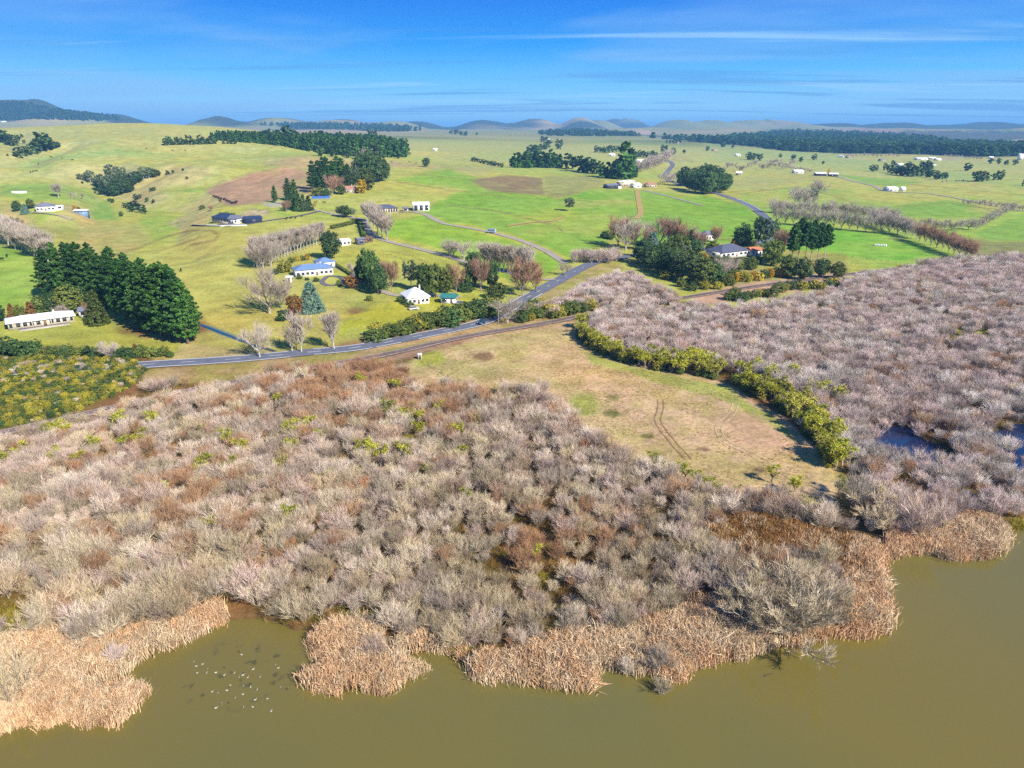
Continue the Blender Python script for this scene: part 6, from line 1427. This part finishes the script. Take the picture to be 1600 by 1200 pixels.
FT([(1512, 267, 11), (1524, 283, 16), (1530, 284, 18), (1538, 283, 12), (1552, 282, 12), (1562, 281, 16), (1600, 291, 10), (1548, 256, 8), (1560, 256, 10), (1572, 258, 9), (1585, 258, 9)], FAR_ROUND, "evergreen_tree", "dark tree standing apart on the eastern plain", "scattered trees on the eastern plain", width=1.2)
FT([(1170, 250, 11), (1178, 250, 12), (1187, 251, 11), (1219, 246, 6), (1239, 250, 9), (1251, 253, 8), (1272, 250, 8), (1286, 257, 6), (1037, 241, 13), (1051, 241, 9), (1069, 240, 6), (1105, 236, 8), (1130, 230, 8), (1145, 232, 6)], FAR_ROUND, "evergreen_tree", "small dark tree dotted on the middle plain", "trees dotted on the middle plain", width=1.2)
FT([(932 + 5 * k, 238 + random.gauss(0, 1), 10) for k in range(9)] + [(985 + 5 * k, 246 + random.gauss(0, 1.5), 9) for k in range(9)] + [(1042 + 5 * k, 224, 6) for k in range(5)], FAR_ROUND, "shelter_tree", "dark garden tree round the distant road houses", "trees round the distant road houses")
FT([(1115 + 5 * k + random.gauss(0, 1), 268 + 4 * math.sin(k * .9) - .35 * k, 9) for k in range(26)] + [(1205 + 5.5 * k, 262 + .8 * k, 7) for k in range(12)], FAR_BROWN, "bare_tree", "grey bare tree in the thicket behind the dark mound", "bare thicket behind the dark mound", width=1.4)
FT([(1318 + 6.5 * k, 246 + .6 * math.sin(k), 5.5) for k in range(14)] + [(1478 + 6 * k, 246 + .5 * k, 5) for k in range(10)], FAR_BROWN, "bare_tree", "tiny bare tree along the village edge", "bare trees along the village edge", width=1.6)
FT([(740 + 5.5 * k, 252 + 1.2 * k, 6) for k in range(9)] + [(705, 209, 5), (712, 210, 7), (720, 211, 7), (728, 212, 6), (745, 211, 4), (640, 242, 4)], FAR_ROUND, "shelter_tree", "small dark hedge tree on the distant green slope", "hedge trees on the distant slope", width=1.5)
mass("far_forest", "blue dark pine forest covering the eastern hills", [(1010, 215), (1110, 220), (1220, 207), (1340, 209), (1420, 215), (1500, 228), (1640, 232), (1640, 243), (1530, 245), (1440, 241), (1330, 240), (1230, 236), (1180, 229), (1100, 223)], 3200, FAR_PINE, (18, 28), w=2.0)
mass("far_forest", "dark forest strips on the distant plain", [(840, 208), (900, 204), (985, 209), (1000, 213), (930, 213), (850, 212)], 350, FAR_PINE, (16, 24), w=2.0)
mass("far_forest", "dark forest on the distant northern hills", [(400, 195), (520, 194), (660, 198), (655, 205), (600, 206), (540, 203), (460, 201)], 500, FAR_PINE, (16, 24), w=2.2)
mass("far_forest", "forest on the western mountain range", [(-40, 165), (40, 163), (100, 176), (190, 184), (190, 188), (120, 188), (60, 186), (-40, 188)], 900, FAR_PINE, (16, 26), w=2.4)

# fences with rank grass along them
M_POST = plain("fence_timber", S(150, 138, 120), .9, .1)
FENCES = [([(482, 270), (484, 300), (440, 312), (395, 322)], "the ploughed slope"), ([(0, 384), (32, 389), (66, 412)], "the bright western paddock"), ([(610, 338), (700, 320), (780, 332), (860, 352), (880, 362)], "the lush central paddock"), ([(1000, 384), (1100, 374), (1185, 378)], "the paddock behind the knoll"), ([(1215, 392), (1310, 400), (1400, 411)], "the swamp end of the eastern paddock"), ([(1400, 324), (1500, 318), (1560, 335)], "the triangular eastern field"), ([(760, 300), (851, 307), (905, 302)], "the dark ploughed strip"), ([(620, 286), (720, 300), (800, 310)], "the slope above the white farm shed"), ([(560, 388), (640, 400), (700, 428)], "the paddock behind the villa"), ([(330, 532), (420, 520), (470, 500)], "the lawn of the big bare tree"), ([(1130, 306), (1250, 296), (1400, 334)], "the plain beside the dark mound"), ([(870, 266), (945, 284)], "the slope below the long pine belt"), ([(640, 272), (760, 287)], "the dry ridge paddock"), ([(235, 360), (320, 356), (330, 352)], "the tan hillside"), ([(660, 566), (700, 590)], "the meadow corner")]
fg = []
for px_, lb_ in FENCES:
    C = smooth_line(world_line(px_), 4.0); z = gz(C[:, 0], C[:, 1])
    e = link("fence", None); e.location = (C[0][0], C[0][1], z[0]); tag(e, "post and wire fence along " + lb_, "fence")
    b = Build(); p0 = np.column_stack([C, z - .2]) - np.array([C[0][0], C[0][1], z[0]]); b.tubes(p0, p0 + np.array([0, 0, 1.4]), .1, .09, 4); tag(link("posts", b.mesh("posts", M_POST), e), kind="stuff")
    for hh in (.5, .95):
        b = Build(); b.tubes(p0[:-1] + np.array([0, 0, hh + .2]), p0[1:] + np.array([0, 0, hh + .2]), .02, .02, 3); link("wire", b.mesh("wire", M_POST), e)
    Cf = smooth_line(world_line(px_), .7); fg.append(np.column_stack([Cf + gW.normal(0, .35, Cf.shape), np.zeros(len(Cf))]))
fg = np.concatenate(fg); fg[:, 2] = gz(fg[:, 0], fg[:, 1]) - .03
scatter("rank_grass", "rank ungrazed grass along the paddock fences", TUFTS, fg, gW.uniform(.4, .95, len(fg)), g=gW)
# ------------------------------------------------------------------ the air
hm = bpy.data.materials.new("air"); hm.use_nodes = True
hnt = hm.node_tree; hnt.nodes.clear()
ho = hnt.nodes.new("ShaderNodeOutputMaterial"); hv = hnt.nodes.new("ShaderNodeVolumePrincipled")
hv.inputs["Color"].default_value = (0.24, 0.58, 1.0, 1); hv.inputs["Density"].default_value = 0.95e-4; hv.inputs["Anisotropy"].default_value = 0.0
hnt.links.new(hv.outputs[0], ho.inputs["Volume"])
try: hm.cycles.homogeneous_volume = True
except Exception: pass
_ext, _zt = 30000.0, float(GZ.max()) + 28
haze = boxm("haze", -_ext, _ext, -_ext, _ext, float(GZ.min()) - 1, _zt, hm, None)
tag(haze, "thin blue air over the whole valley", kind="stuff")
